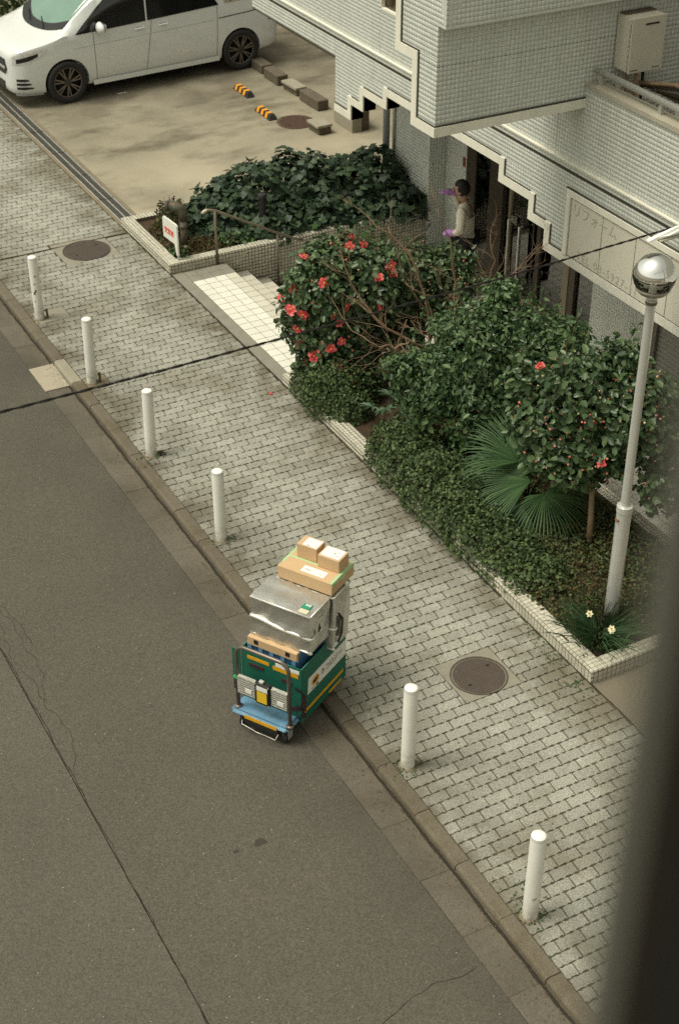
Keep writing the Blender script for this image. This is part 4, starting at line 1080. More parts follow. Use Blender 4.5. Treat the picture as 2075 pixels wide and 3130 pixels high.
# --- camellia tree with many orange-pink buds by the lamp
cc = thing('camellia_tree', (7.58, 9.1, 0.08), 'small camellia tree speckled with orange-pink buds behind the white lamp post', 'flowering tree')
ccb = [(7.68, 9.50, 1.60, .40, .40, .36), (7.42, 9.62, 1.28, .38, .38, .30), (8.00, 9.20, 1.48, .40, .38, .34), (7.72, 9.35, 1.15, .48, .42, .30), (8.25, 8.98, 1.25, .34, .32, .30), (7.75, 9.40, .92, .34, .30, .18), (8.15, 8.75, .85, .25, .25, .22), (7.28, 9.92, 1.62, .18, .18, .14), (8.36, 9.05, 1.56, .18, .18, .13), (7.98, 9.42, 1.94, .16, .16, .12), (7.42, 9.30, .92, .22, .20, .12), (7.25, 9.45, 1.05, .2, .2, .14)]
foliage('foliage', cc, ccb, 5800, 0.088, 'oval', G['cam'], 0.7, 0.55, inner=.4, wid=.60)
sprigs(cc, ccb, 80, .16, .075, 'oval', G['cam'], .58)
MB().tube([(7.585, 9.09, 0.04), (7.59, 9.12, .45), (7.62, 9.2, .9), (7.68, 9.35, 1.3)], [.032, .028, .024, .014], 8).build('trunk', M['bark_pale'], cc, smooth=True)
branchy(cc, (7.62, 9.2, .85), [(7.4, 9.5, 1.3), (8.0, 9.1, 1.4), (8.25, 8.9, 1.2), (7.7, 9.5, 1.6)], 0.016, M['bark'])
buds(cc, ccb, 210, 0.0145)
blooms(cc, [(7.499, 9.152, 1.472), (7.505, 8.958, 1.16), (7.37, 9.80, 1.78)], 0.040)

# --- bare tree with reddish twigs
bt = thing('bare_tree', (7.72, 12.2, 0.08), 'leafless tree with reddish brown branches spreading above the camellias', 'tree')
rb = mat('red_bark', (0.265, 0.172, 0.112), 0.75, var=0.3, scale=20)
MB().tube([(7.74, 12.25, 0.03), (7.72, 12.22, .35), (7.62, 12.10, .62), (7.55, 12.05, .82)], [.050, .045, .040, .034], 10).build('trunk', rb, bt, smooth=True)
def limb(pts, r0, r1, twigs, tl, seed):
    rr = random.Random(seed); pts = [Vector(p) for p in pts]
    P = [pts[0]]
    for a, b in zip(pts[:-1], pts[1:]):
        for k in (1, 2, 3):
            P.append(a.lerp(b, k/3) + Vector((rr.gauss(0, .012), rr.gauss(0, .012), rr.gauss(0, .012))))
    r0 *= .72; r1 *= .8; rs = [r0 + (r1-r0)*i/(len(P)-1) for i in range(len(P))]
    o = MB().tube(P, rs, 6).build('branch', rb, bt, smooth=True)
    tm = MB()
    def twig(p, d, L, r, depth):
        q = [p]; cur = p; dd = d.normalized()
        for k in range(4):
            dd = (dd + Vector((rr.gauss(0, .20), rr.gauss(0, .20), rr.gauss(0.04, .16)))).normalized(); cur = cur + dd*L/4; q.append(cur)
        tm.tube(q, [r, r*.85, r*.7, r*.55, r*.35], 4, caps=False)
        if depth > 0:
            for k in range(rr.randint(1, 3)):
                i = rr.randint(1, 3); nd = (q[i+1]-q[i]).normalized() + Vector((rr.gauss(0, .7), rr.gauss(0, .7), rr.gauss(.1, .5)))
                twig(q[i], nd, L*rr.uniform(.4, .7), r*.6, depth-1)
    for k in range(int(twigs*0.9)):
        i = rr.randint(1, len(P)-2); d = (P[i+1]-P[i]).normalized() + Vector((rr.gauss(0, .7), rr.gauss(0, .7), rr.gauss(.15, .5)))
        twig(P[i], d, tl*rr.uniform(.5, 1.3), max(.0034, rs[i]*.36), 2)
    for k in range(2): twig(P[-1], (P[-1]-P[-2]), tl*.7, max(.004, r1*.8), 1)
    tag(tm.build('twigs', rb, o, fixn=False), kind='stuff')
limb([(7.55, 12.05, .82), (7.35, 12.05, 1.0), (7.0, 12.2, 1.25), (6.80, 12.35, 1.65), (6.72, 12.42, 1.95)], .026, .006, 9, .50, 1)
limb([(7.55, 12.05, .82), (7.55, 12.0, 1.2), (7.45, 12.0, 1.7), (7.25, 12.1, 2.1), (6.92, 12.25, 2.42)], .024, .006, 8, .5, 2)
limb([(7.62, 12.10, .62), (7.85, 11.9, 1.05), (8.05, 11.7, 1.55), (8.30, 11.5, 1.85)], .030, .010, 10, .5, 3)
limb([(8.05, 11.7, 1.55), (8.08, 11.68, 1.9), (8.02, 11.70, 2.2)], .012, .006, 5, .35, 4)
limb([(7.85, 11.9, 1.05), (7.80, 11.95, 1.6), (7.72, 11.92, 2.1), (7.55, 11.95, 2.45)], .018, .005, 7, .5, 5)
limb([(7.35, 12.05, 1.0), (7.15, 12.0, .98), (6.9, 12.1, 1.05), (6.7, 12.3, 1.25)], .018, .005, 9, .45, 6)
limb([(7.55, 12.05, .82), (7.30, 11.95, .92), (7.05, 11.95, .95)], .016, .005, 6, .4, 7)
limb([(7.45, 12.0, 1.4), (7.2, 11.95, 1.75), (7.05, 11.9, 2.2)], .012, .004, 5, .4, 8)
branchy(bt, (7.55, 12.55, .04), [(7.45, 12.3, 1.1), (7.52, 12.4, .8)], .026, M['bark_pale'])

# --- fan palm
pm = thing('fan_palm', (7.5, 9.9, 0.08), 'fan palm with drooping split fronds at the foot of the shrubs', 'palm')
MB().lathe([(0.07, 0), (0.085, .06), (.06, .14), (.03, .22)], (7.42, 9.92, 0.06), 10).build('trunk', M['bark'], pm, smooth=True)
def frond(hub, axis, up, L, spread, nb, droop):
    hub, a, u = Vector(hub), Vector(axis).normalized(), Vector(up).normalized(); u = (u - a*u.dot(a)).normalized(); s = u.cross(a)
    base = Vector((7.42, 9.90, .2)); mid = base.lerp(hub, .5) + Vector((0, 0, .12))
    st = MB().tube([base, mid, hub], [.012, .009, .007], 6).build('stalk', G['palm'], pm, smooth=True)
    V, F = [], []
    for i in range(nb):
        t = (i/(nb-1) - .5)*spread; d = a*math.cos(t) + s*math.sin(t); n = u; sd = n.cross(d)
        l = L*(0.80 + .2*math.cos(t*.8))*random.uniform(.92, 1.05); wv = .0068*random.uniform(.85, 1.1); b = len(V)
        for k, f in enumerate((0.02, .32, .62, .86, 1.0)):
            ww = wv*(0.45, 1.0, 1.1, .7, .08)[k]
            c = hub + d*l*f + n*(.05*math.sin(f*PI)*L) - Vector((0, 0, 1))*droop*L*f**3*random.uniform(.8, 1.2)
            V += [c - sd*ww, c + n*ww*.55, c + sd*ww]
        for k in range(4):
            o = b + 3*k; F += [(o, o+1, o+4, o+3), (o+1, o+2, o+5, o+4)]
    put('frond', np_mesh('frond', V, F, G['palm']), pm)
frond((7.41, 9.83, .62), (-.10, .75, .80), (-.55, -.75, .35), 0.717, 3.3, 44, .06)
frond((7.36, 9.78, .54), (-.85, .45, -.05), (-.2, -.35, 1), 0.739, 1.9, 34, .22)
frond((7.20, 9.79, .40), (-.55, -.30, -.55), (-.35, -.25, .9), 0.538, 2.0, 30, .40)
frond((7.44, 9.66, .44), (.10, -.85, -.25), (-.1, -.25, 1), 0.582, 3.7, 42, .26)
frond((7.55, 9.75, .55), (.85, .05, .10), (0, -.3, 1), 0.560, 2.2, 26, .30)
frond((7.30, 9.92, .70), (-.55, .75, .45), (-.2, -.5, .8), 0.616, 1.8, 26, .2)

# --- clipped low hedges and ground cover
h1 = thing('low_hedge', (6.85, 12.6, 0.08), 'low clipped hedge under the red camellia at the far end of the long planter', 'hedge')
H1 = [(6.80, 13.00, .14, .34, .34, .44), (6.79, 12.65, .14, .36, .34, .46), (6.80, 12.38, .10, .26, .24, .30), (7.08, 12.75, .15, .28, .34, .36)]
foliage('foliage', h1, H1, 7000, 0.032, 'oval', G['azalea'], 0.0, 0.7, inner=.25, zmin=.06, lump=.05)
h2 = thing('low_hedge', (6.85, 10.2, 0.08), 'long low hedge that borders the pavement between the fatsia and the palm', 'hedge')
H2 = [(6.80, 11.40, .10, .30, .28, .38), (6.80, 11.02, .12, .36, .36, .48), (6.79, 10.55, .12, .37, .38, .46), (6.80, 10.1, .10, .38, .36, .44), (6.80, 9.7, .08, .37, .36, .38), (6.84, 9.3, .06, .36, .36, .33), (6.88, 8.95, .05, .33, .34, .27), (7.12, 10.85, .08, .28, .36, .36), (7.2, 10.4, .08, .3, .4, .38)]
foliage('foliage', h2, H2, 14500, 0.032, 'oval', G['azalea'], 0.0, 0.7, inner=.25, zmin=.06, lump=.05)
gc = tag(put('ground_cover', np_mesh('ground_cover', *leaf_arrays(*blob_points([(6.95, 8.65, .04, .34, .4, .18), (7.25, 8.75, .04, .4, .5, .22), (7.3, 9.2, .04, .4, .4, .22), (7.0, 8.25, .04, .34, .3, .16), (7.5, 8.5, .04, .3, .5, .18), (7.75, 8.9, .04, .3, .5, .2), (7.3, 8.1, .04, .4, .3, .14), (7.8, 8.2, .04, .4, .4, .16), (6.95, 7.95, .04, .25, .2, .12), (8.0, 8.8, .04, .25, .6, .18), (7.9, 9.8, .04, .3, .8, .2)], 11000, (0.85, 1.05), zmin=.06), 0.027, 'oval', 0.0, 0.8), G['cover'])), kind='stuff')
gd = tag(put('ground_cover', np_mesh('ground_cover', *leaf_arrays(*blob_points([(7.1, 8.5, .05, .5, .7, .2), (7.6, 9.0, .05, .5, .7, .2), (7.5, 12.1, .02, .4, .5, .08), (7.6, 10.0, .03, .5, 1.8, .1)], 1300, (0.9, 1.05), zmin=.07), 0.03, 'oval', 0.0, 0.9), G['brown'])), kind='stuff')
go_ = tag(put('ground_cover', np_mesh('ground_cover', *leaf_arrays(*blob_points([(7.35, 8.9, .05, .55, .9, .22), (7.8, 9.2, .05, .4, .8, .2)], 1500, (0.85, 1.08), zmin=.07), 0.05, 'lance', -0.8, 0.9, wid=.5), G['azalea'])), kind='stuff')

# --- fatsia with hand-shaped leaves
def palmate(k, L):
    V, F = [(0, 0, 0)], []
    for i in range(k):
        t = (i - (k-1)/2)*(2*PI*.82/k); l = L*(1 - .30*abs(t)/PI); c, s = math.cos(t), math.sin(t); b = len(V)
        for (x, y, z) in ((.30*l, .11*l, .01), (.62*l, .135*l, .012), (l, 0, -.10*l), (.62*l, -.135*l, .012), (.30*l, -.11*l, .01), (.5*l, 0, -.012)):
            V.append((x*c - y*s, x*s + y*c, z))
        F += [(0, b+5, b+1), (b+1, b+5, b+2), (b+2, b+5, b+3), (b+3, b+5, b+4), (b+4, b+5, b+6-2), ] if False else [(0, b+4, b+5), (0, b+5, b), (b, b+5, b+1), (b+1, b+5, b+2), (b+2, b+5, b+3), (b+3, b+5, b+4)]
    me = bpy.data.meshes.new('leaf'); me.from_pydata(V, [], F); me.materials.append(G['fatsia']); return me
PAL = [palmate(8, .19), palmate(7, .17), palmate(8, .17)]
def fatsia(x, y, label, leaves):
    f = thing('fatsia_plant', (x, y, .07), label, 'plant', 'fatsia plants')
    for (dx, dy, z, rz, tx) in leaves:
        MB().tube([(x, y, .06), (x+dx*.6, y+dy*.6, z*.75), (x+dx, y+dy, z)], .005, 5).build('stalk', G['fatsia'], f, smooth=True)
        o = put('leaf', random.choice(PAL), f, loc=(x+dx, y+dy, z)); o.rotation_euler = (tx, random.uniform(-.3, .2), rz)
fatsia(6.98, 11.95, 'star-leaved plant in the gap between the two low hedges', [(-.04, -.12, .40, 4.2, .35), (.12, .06, .42, .8, .3), (.14, -.14, .34, 5.6, .2), (-.08, .10, .32, 2.6, .2)])
fatsia(7.22, 11.72, 'star-leaved plant half under the glossy green shrub', [(-.05, .02, .46, 3.2, .2), (.08, -.12, .38, 5.0, .3), (.10, .12, .42, .9, -.2), (-.10, -.12, .30, 4.1, .3)])

# --- daffodils
df = thing('daffodil_clump', (6.86, 7.95, .08), 'clump of pale yellow daffodils at the near corner of the planter', 'daffodils')
V, F = [], []
for i in range(330):
    a = random.uniform(0, 2*PI); rr_ = abs(random.gauss(0, .12)); p = Vector((6.88 + rr_*math.cos(a), 7.98 + rr_*math.sin(a), .07))
    d = Vector((math.cos(a)*random.uniform(.1, .65), math.sin(a)*random.uniform(.1, .65), 1)).normalized(); L = random.uniform(.22, .50); sd = d.cross(Vector((math.sin(a), -math.cos(a), 0.3))).normalized(); b = len(V)
    for f, ww in ((0, .006), (.5, .007), (.8, .006), (1, .001)):
        c = p + d*L*f + Vector((math.cos(a), math.sin(a), -.8))*L*.42*f**2.4; V += [tuple(c - sd*ww), tuple(c + sd*ww)]
    for k in range(3): F.append((b+2*k, b+2*k+1, b+2*k+3, b+2*k+2))
tag(put('blades', np_mesh('blades', V, F, G['blade']), df), kind='stuff')
dpm = mat('daffodil_petal', (0.80, 0.74, 0.48), 0.5)
for (x, y, z) in ((6.79, 8.03, .36), (6.84, 7.78, .35), (6.86, 7.80, .31)):
    MB().tube([(6.87, 7.95, .08), ((x+6.87)/2, (y+7.95)/2, z*.7), (x, y, z)], .004, 5).build('stem', G['blade'], df)
    q = (EYE - Vector((x, y, z)) + Vector((random.uniform(-3, 3), random.uniform(-3, 3), -2))).to_track_quat('Z', 'Y')
    fm = MB()
    for i in range(6):
        a = i*PI/3; ca_, sa_ = math.cos(a), math.sin(a)
        fm.add([q @ Vector((r_*ca_ - w_*sa_, r_*sa_ + w_*ca_, h_)) + Vector((x, y, z)) for r_, w_, h_ in ((.003, 0, 0), (.019, .012, .006), (.035, 0, .004), (.019, -.012, .006))], [(0, 3, 2, 1)])
    cup = []
    for h_, r_ in ((0, .005), (.016, .010)): cup += [q @ Vector((r_*math.cos(k), r_*math.sin(k), h_)) + Vector((x, y, z)) for k in np.linspace(0, 2*PI, 8, endpoint=False)]
    fm.add(cup, [(k, (k+1) % 8, 8+(k+1) % 8, 8+k) for k in range(8)])
    fm.build('flower', dpm, df)

# --- ivy over the planter by the parking bay
iv = thing('ivy', (8.7, 17.5, .08), 'dense dark ivy mound spilling over the planter between the parking bay and the steps', 'ivy')
IV = [(7.35, 17.75, .05, .42, .40, .34), (7.75, 17.62, .10, .48, .52, .55), (8.2, 17.6, .10, .55, .58, .74), (8.7, 17.6, .10, .55, .60, .76), (9.2, 17.55, .10, .55, .60, .66), (9.65, 17.5, .10, .5, .62, .58), (10.0, 17.5, .12, .42, .6, .62),
      (8.9, 17.08, .05, .6, .40, .40), (9.4, 17.05, .02, .6, .40, .36), (9.85, 17.0, .0, .45, .40, .34), (10.08, 16.78, .12, .30, .30, .36), (8.3, 17.1, .05, .5, .40, .40), (7.75, 17.15, .0, .35, .3, .25)]
kp = lambda p: (p[:, 2] > 0.10) & ((p[:, 1] > 16.62) | ((p[:, 0] > 9.7) & (p[:, 1] > 16.45))) & (p[:, 0] < 10.36)
P, N = blob_points(IV, 3300, (0.88, 1.05), zmin=-.3, lump=.10, keep=kp)
V, F = leaf_arrays(P, N, .105, 'ivy', 1.1, .38)
V = V.reshape(-1, 9, 3); near_i = np.argsort(np.linalg.norm(P - np.array((0, 0, 8.5)), axis=1))
vis = [i for i in near_i if N[i] @ (np.array((0, 0, 8.5)) - P[i]) > 0][:300]
vs_ = set(vis)
for i in vis:
    me = bpy.data.meshes.new('leaf'); me.from_pydata([tuple(q) for q in V[i] - P[i]], [], [tuple(int(a) for a in q) for q in LEAF['ivy'][1]])
    me.materials.append(G['ivy']); put('leaf', me, iv, loc=tuple(P[i]))
rest = [i for i in range(len(P)) if i not in vs_]
tag(put('foliage', np_mesh('foliage', V[rest].reshape(-1, 3), ((np.arange(len(rest))*9)[:, None, None] + LEAF['ivy'][1][None]).reshape(-1, 4), G['ivy']), iv), kind='stuff')
P, N = blob_points(IV, 1100, (0.6, 0.86), zmin=-.1, lump=.0, keep=kp); tag(put('inner_foliage', np_mesh('inner_foliage', *leaf_arrays(P, N, .10, 'ivy', 1.1, .5), G['ivy']), iv), kind='stuff')
P, N = blob_points([(8.0, 16.95, .16, .22, .14, .14), (8.75, 16.8, .22, .16, .12, .12), (9.5, 16.62, .0, .25, .1, .14), (8.3, 17.2, .55, .2, .1, .1)], 46, (0.9, 1.1)); tag(put('young_foliage', np_mesh('young_foliage', *leaf_arrays(P, N, .085, 'ivy', .9, .4), G['ivy_young']), iv), kind='stuff')
# thin moss, brown stems and small weeds in the front corner of that planter
wd = [(6.95, 17.7, .04, .26, .4, .12), (7.1, 17.25, .04, .36, .35, .10), (6.85, 17.05, .04, .2, .25, .12), (7.4, 17.0, .05, .4, .22, .12)]
tag(put('ground_cover', np_mesh('ground_cover', *leaf_arrays(*blob_points(wd, 1500, (0.7, 1.05), zmin=.07), .028, 'oval', 0, .9), G['cover'])), kind='stuff')
tag(put('ground_cover', np_mesh('ground_cover', *leaf_arrays(*blob_points(wd, 1200, (0.6, 1.0), zmin=.07), .03, 'oval', 0, .9), G['brown'])), kind='stuff')
tag(put('ground_cover', np_mesh('ground_cover', *leaf_arrays(*blob_points([(6.78, 16.95, .10, .10, .22, .10), (7.62, 16.98, .10, .34, .16, .14)], 320, (0.6, 1.05), zmin=.08), .05, 'oval', 0, .8), G['shrub'])), kind='stuff')
br = thing('dry_shrub', (6.95, 17.6, .08), 'half-dry reddish brown shrub behind the bronze standpipe', 'shrub')
foliage('foliage', br, [(6.98, 17.62, .30, .20, .24, .26), (7.10, 17.9, .2, .2, .2, .2)], 620, .036, 'oval', G['cover'], 0, .9)
foliage('dry_foliage', br, [(6.98, 17.62, .30, .20, .24, .26)], 380, .03, 'oval', G['brown'], 0, .9)
branchy(br, (7.0, 17.65, .06), [(6.9, 17.5, .5), (7.05, 17.75, .52), (7.1, 17.9, .35), (6.85, 17.75, .4)], .007, M['bark'])

# --- weeds and moss by the posts and kerbs, dark hedge beyond the van
V, F = [], []
sp_ = [(4.65, 7.486, .055, 90), (4.65, 5.758, .06, 110), (4.655, 11.02, .055, 70), (4.60, 12.72, .08, 60), (6.53, 17.6, .03, 40), (6.5, 8.3, .06, 40), (6.45, 8.0, .07, 46), (6.42, 7.65, .06, 40), (4.75, 5.95, .08, 30), (6.53, 16.9, .03, 40)]
PP = np.concatenate([np.stack([rng.normal(x, r, k), rng.normal(y, r if x < 6.5 else r*4, k), np.full(k, .004)], 1) for x, y, r, k in sp_])
PP = PP[~((np.abs(PP[:, 0]-4.65) < .04) & (np.abs(PP[:, 1]-7.486) < .04))]
NN = np.tile(np.array([0, 0, 1.0]), (len(PP), 1)) + rng.normal(0, .25, (len(PP), 3))
tag(put('moss_weeds', np_mesh('moss_weeds', *leaf_arrays(PP, NN, .022, 'lance', -.4, .5), G['shrub_young'])), kind='stuff')
dh = thing('dark_hedge', (8.6, 28.5, 0), 'dark shrubbery behind the bonnet of the white van', 'hedge')
foliage('foliage', dh, [(7.6, 27.8, .9, 1.2, .9, 1.2), (9.6, 28.3, 1.0, 1.3, .9, 1.4), (6.4, 29.5, .8, 1.3, 1.0, 1.1), (11.5, 28.6, 1.0, 1.2, .8, 1.4)], 5200, .10, 'oval', G['azalea'], .5, .6)
# a fallen petal
pe = put('petal', np_mesh('petal', [(6.28, 13.29, .004), (6.31, 13.27, .012), (6.335, 13.30, .006), (6.31, 13.33, .010)], [(0, 1, 2, 3)], petal_m)); tag(pe, 'fallen red petal lying alone on the paving near the landing', 'petal')

# ------------------------------------------------------------------ delivery cart and its load
CA = math.radians(31)
def lthing(name, loc, rz, label, cat, group=None):
    o = thing(name, loc, label, cat, group); o.rotation_euler = (0, 0, rz); LOCAL.add(o.name); return o
CO = (4.10, 8.23, 0.0)
blue = mat('dolly_blue', (0.115, 0.245, 0.37), 0.5, var=0.15, scale=14, col2=(0.17, 0.30, 0.40), c2scale=10)
green = mat('cart_green', (0.010, 0.125, 0.080), 0.55, var=0.12, scale=8, fine=0.12, fscale=250)
yellow = mat('yellow_tape', (0.70, 0.36, 0.012), 0.5, var=0.08, scale=40)
paper = mat('paper_white', (0.78, 0.77, 0.73), 0.7, var=0.03, scale=30)
maroon = mat('strap_maroon', (0.055, 0.022, 0.024), 0.9, var=0.2, scale=60)
alu = mat('fin_aluminium', (0.60, 0.59, 0.54), 0.4, metal=0.4)
blackp = mat('black_plastic', (0.016, 0.015, 0.014), 0.5)
tubem = mat('handle_tube', (0.17, 0.14, 0.115), 0.35, metal=0.5, var=0.2, scale=20)
card = mat('cardboard', (0.56, 0.385, 0.215), 0.85, var=0.05, scale=6, fine=0.08, fscale=200)
gtape = mat('green_tape', (0.42, 0.55, 0.30), 0.4, var=0.05, scale=20)
ink = mat('ink', (0.03, 0.03, 0.03), 0.7)
silver = mat('silver_fabric', (0.60, 0.595, 0.55), 0.38, metal=0.85, var=0.06, scale=9, bump=0.45, bscale=24)
cblue = mat('crate_blue', (0.035, 0.11, 0.22), 0.5, var=0.1)
cblue2 = mat('crate_blue_light', (0.11, 0.27, 0.46), 0.5, var=0.1)

dl = lthing('hand_dolly', CO, CA, 'light blue platform trolley with a tubular handle under the green delivery box', 'trolley')
MB().box(-0.185, 0.62, 0.030, 0.590, 0.085, 0.140).build('platform', blue, dl, bevel=0.028, seg=3)
MB().box(-0.188, -0.184, 0.13, 0.44, 0.096, 0.130).build('yellow_tape', yellow, dl)
MB().box(0.40, 0.62, 0.0265, 0.0300, 0.092, 0.120).build('yellow_tape', yellow, dl)
H = []
r_ = 0.085
H += [(-0.125, 0.535, 0.135), (-0.125, 0.535, 0.70)] + [(-0.125, 0.535 - r_ + r_*math.cos(t), 0.70 + r_*math.sin(t)) for t in np.linspace(0.2, PI/2, 6)]
H += [(-0.125, 0.038 + r_ + r_*math.cos(t), 0.70 + r_*math.sin(t)) for t in np.linspace(PI/2, PI-0.2, 6)] + [(-0.125, 0.038, 0.70), (-0.125, 0.038, 0.135)]
MB().tube(H, 0.0165, 10).build('handle', tubem, dl, smooth=True)
for b in (0.535, 0.038): MB().lathe([(0.034, 0.135), (0.032, 0.150), (0.018, 0.155)], (-0.125, b, 0), 14).build('handle_socket', tubem, dl, smooth=True)
for (a, b) in ((-0.10, 0.08), (-0.10, 0.50), (0.58, 0.08), (0.58, 0.50)):
    w_ = MB().tube([(a - .0, b - 0.02, -0.005), (a, b + 0.02, -0.005)], 0.055, 18).build('caster', M['rubber'], dl, bevel=0.006)
    MB().box(a - 0.03, a + 0.03, b - 0.03, b - 0.024, -0.01, 0.085).box(a - 0.03, a + 0.03, b + 0.024, b + 0.03, -0.01, 0.085).box(a - .03, a + .03, b - .03, b + .03, 0.07, 0.086).build('fork', M['galv'], w_)
MB().tube([(-0.19, 0.46, 0.07), (-0.215, 0.45, 0.05), (-0.220, 0.33, 0.035), (-0.235, 0.30, 0.045), (-0.235, 0.25, 0.045), (-0.220, 0.22, 0.03), (-0.225, 0.12, 0.03), (-0.19, 0.11, 0.07)], 0.0045, 6).build('brake_wire', M['galv'], dl, smooth=True)
MB().box(-0.19, -0.16, 0.12, 0.44, 0.04, 0.085).build('brake_box', blackp, dl)
# brake / charger unit clamped between the handle posts
un = MB().box(-0.165, -0.115, 0.205, 0.345, 0.290, 0.500).build('control_box', blackp, dl, bevel=0.008)
MB().box(-0.1675, -0.1645, 0.222, 0.325, 0.435, 0.480).build('white_sticker', paper, un)
MB().box(-0.1675, -0.1645, 0.228, 0.322, 0.315, 0.425).build('yellow_sticker', mat('sticker_yellow', (0.74, 0.50, 0.03), 0.5), un)
MB().box(-0.155, -0.125, 0.27, 0.31, 0.500, 0.525).build('latch', alu, un, bevel=0.004)
for (b, z) in ((0.212, 0.49), (0.338, 0.49), (0.212, 0.30), (0.338, 0.30)): MB().obox((-0.166, b, z), (0.003, 0, 0), (0, 0.006, 0), (0, 0, 0.006)).build('screw', M['steel'], un, bevel=0.002)
for (b0, b1) in ((0.355, 0.520), (0.050, 0.197)):
    m = MB().box(-0.130, -0.122, b0, b1, 0.310, 0.490)
    for k in range(8): m.box(-0.150, -0.130, b0, b1, 0.314 + 0.0225*k, 0.324 + 0.0225*k)
    f_ = m.build('finned_panel', alu, dl)
    bm0 = b0 + 0.03
    MB().box(-0.1525, -0.1495, bm0, bm0 + 0.06, 0.345, 0.385).build('white_sticker', paper, f_)
    MB().tube([(-0.15, b0+.01, 0.500), (-0.15, b0+.09, 0.505), (-0.15, b0+.10, 0.485), (-0.15, b1-.01, 0.498)], 0.003, 5).build('wire_loop', M['galv'], f_)
MB().obox((-0.125, 0.54, 0.455), (0.022, 0, 0), (0, 0.022, 0), (0, 0, 0.010)).build('green_tie', mat('tie_green', (0.05, 0.35, 0.12), 0.5), dl)

gb = lthing('delivery_box', CO, CA, 'open-topped dark green folding delivery box with yellow stripes on the blue trolley', 'delivery box')
W_, D_, ZB, ZT, th = 0.575, 0.70, 0.142, 0.655, 0.012
MB().box(0, D_, 0, W_, ZB, ZB + th).build('floor', green, gb)
MB().box(0, th, 0, W_, ZB, ZT).build('front_wall', green, gb, bevel=0.004)
rw = MB().box(0.001, D_, 0, th, 0.085, ZT).build('side_wall', green, gb, bevel=0.004)
MB().box(th, D_, W_ - th, W_, ZB, ZT).build('side_wall', green, gb, bevel=0.004)
MB().box(D_ - th, D_, th, W_ - th, ZB, ZT).build('back_wall', green, gb, bevel=0.004)
MB().tube([(0.004, 0.0, ZT), (0.004, W_, ZT)], 0.006, 6).tube([(0, 0.004, ZT), (D_, 0.004, ZT)], 0.006, 6).tube([(0, W_-.004, ZT), (D_, W_-.004, ZT)], 0.006, 6).build('rim_piping', mat('piping_green', (0.02, 0.17, 0.11), 0.5), gb, smooth=True)
MB().box(-0.012, -0.002, W_, W_ + 0.085, 0.26, ZT - 0.02).build('flap', green, gb, bevel=0.004)
MB().box(-0.016, -0.012, W_ + 0.02, W_ + 0.075, 0.20, 0.30).build('strap', maroon, gb)
def fpatch(name, b0, b1, z0, z1, m, sk=0.0, parent=gb, d=0.003):
    return MB().add([(-d, b0, z0 - sk), (-d, b1, z0 + sk), (-d, b1, z1 + sk), (-d, b0, z1 - sk), (0.001, b0, z0 - sk), (0.001, b1, z0 + sk), (0.001, b1, z1 + sk), (0.001, b0, z1 - sk)],
                    [(0,1,2,3), (0,4,5,1), (1,5,6,2), (2,6,7,3), (3,7,4,0)]).build(name, m, parent)
fpatch('yellow_stripe', 0.305, 0.515, 0.570, 0.602, yellow, 0.0)
fpatch('yellow_stripe', 0.030, 0.270, 0.553, 0.592, yellow, 0.0)
fpatch('white_label', 0.020, 0.245, 0.598, 0.632, paper, -0.002)
for (b0, b1, z0, z1) in ((0.36, 0.50, 0.495, 0.530), (0.09, 0.19, 0.460, 0.495), (0.30, 0.53, 0.300, 0.335), (0.40, 0.53, 0.165, 0.200), (0.04, 0.14, 0.20, 0.235)): fpatch('strap', b0, b1, z0, z1, maroon, 0, gb, 0.006)
for (z0, z1, zz) in ((0.22, 0.42, 0.43), (0.15, 0.20, 0.24)):
    MB().add([(-0.006, 0.06, zz), (-0.006, -0.01, zz - 0.01), (0.02, -0.028, zz - 0.05), (0.02, -0.028, z0), (-0.006, 0.02, z0), (-0.010, 0.06, zz + 0.03), (-0.02, -0.01, zz + 0.028), (0.008, -0.036, zz - 0.035)],
             [(0, 1, 6, 5), (1, 2, 7, 6), (1, 4, 3, 2)]).build('loose_strap', maroon, gb)
# side of the box: stripe, label, emblem
def spatch(name, a0, a1, z0, z1, m, parent=gb, d=0.003):
    return MB().box(a0, a1, -d, 0.001, z0, z1).build(name, m, parent)
spatch('yellow_stripe', 0.03, 0.65, 0.175, 0.203, yellow)
spatch('yellow_stripe', 0.42, 0.62, 0.100, 0.122, yellow)
MB().add([(0.085, -0.003, 0.335), (0.69, -0.003, 0.335), (0.69, -0.003, 0.492), (0.105, -0.003, 0.492), (0.085, 0.001, 0.335), (0.69, 0.001, 0.335), (0.69, 0.001, 0.492), (0.105, 0.001, 0.492)],
         [(0,1,2,3), (0,4,5,1), (1,5,6,2), (2,6,7,3), (3,7,4,0)]).build('side_label', paper, gb)
el = [(0.205 + 0.058*math.cos(t), 0.415 + 0.043*math.sin(t)) for t in np.linspace(0, 2*PI, 28, endpoint=False)]
MB().prism(el, lambda a, z: (a, -0.0030, z), lambda a, z: (a, -0.0045, z)).build('emblem_oval', yellow, gb)
bl1 = [(0.170, 0.400), (0.190, 0.392), (0.235, 0.404), (0.246, 0.425), (0.240, 0.440), (0.225, 0.428), (0.205, 0.432), (0.190, 0.424), (0.172, 0.430)]
MB().prism(bl1, lambda a, z: (a, -0.0046, z), lambda a, z: (a, -0.0056, z)).build('emblem_figure', ink, gb)
text_mesh('lettering', 'ネコロジー', 0.070, ink, gb, (0.285, -0.0036, 0.395), (1, 0, 0), (0, 0, 1), depth=0.0008)
text_mesh('lettering', 'ヤマト運輸', 0.022, ink, gb, (0.145, -0.0036, 0.346), (1, 0, 0), (0, 0, 1), depth=0.0008)

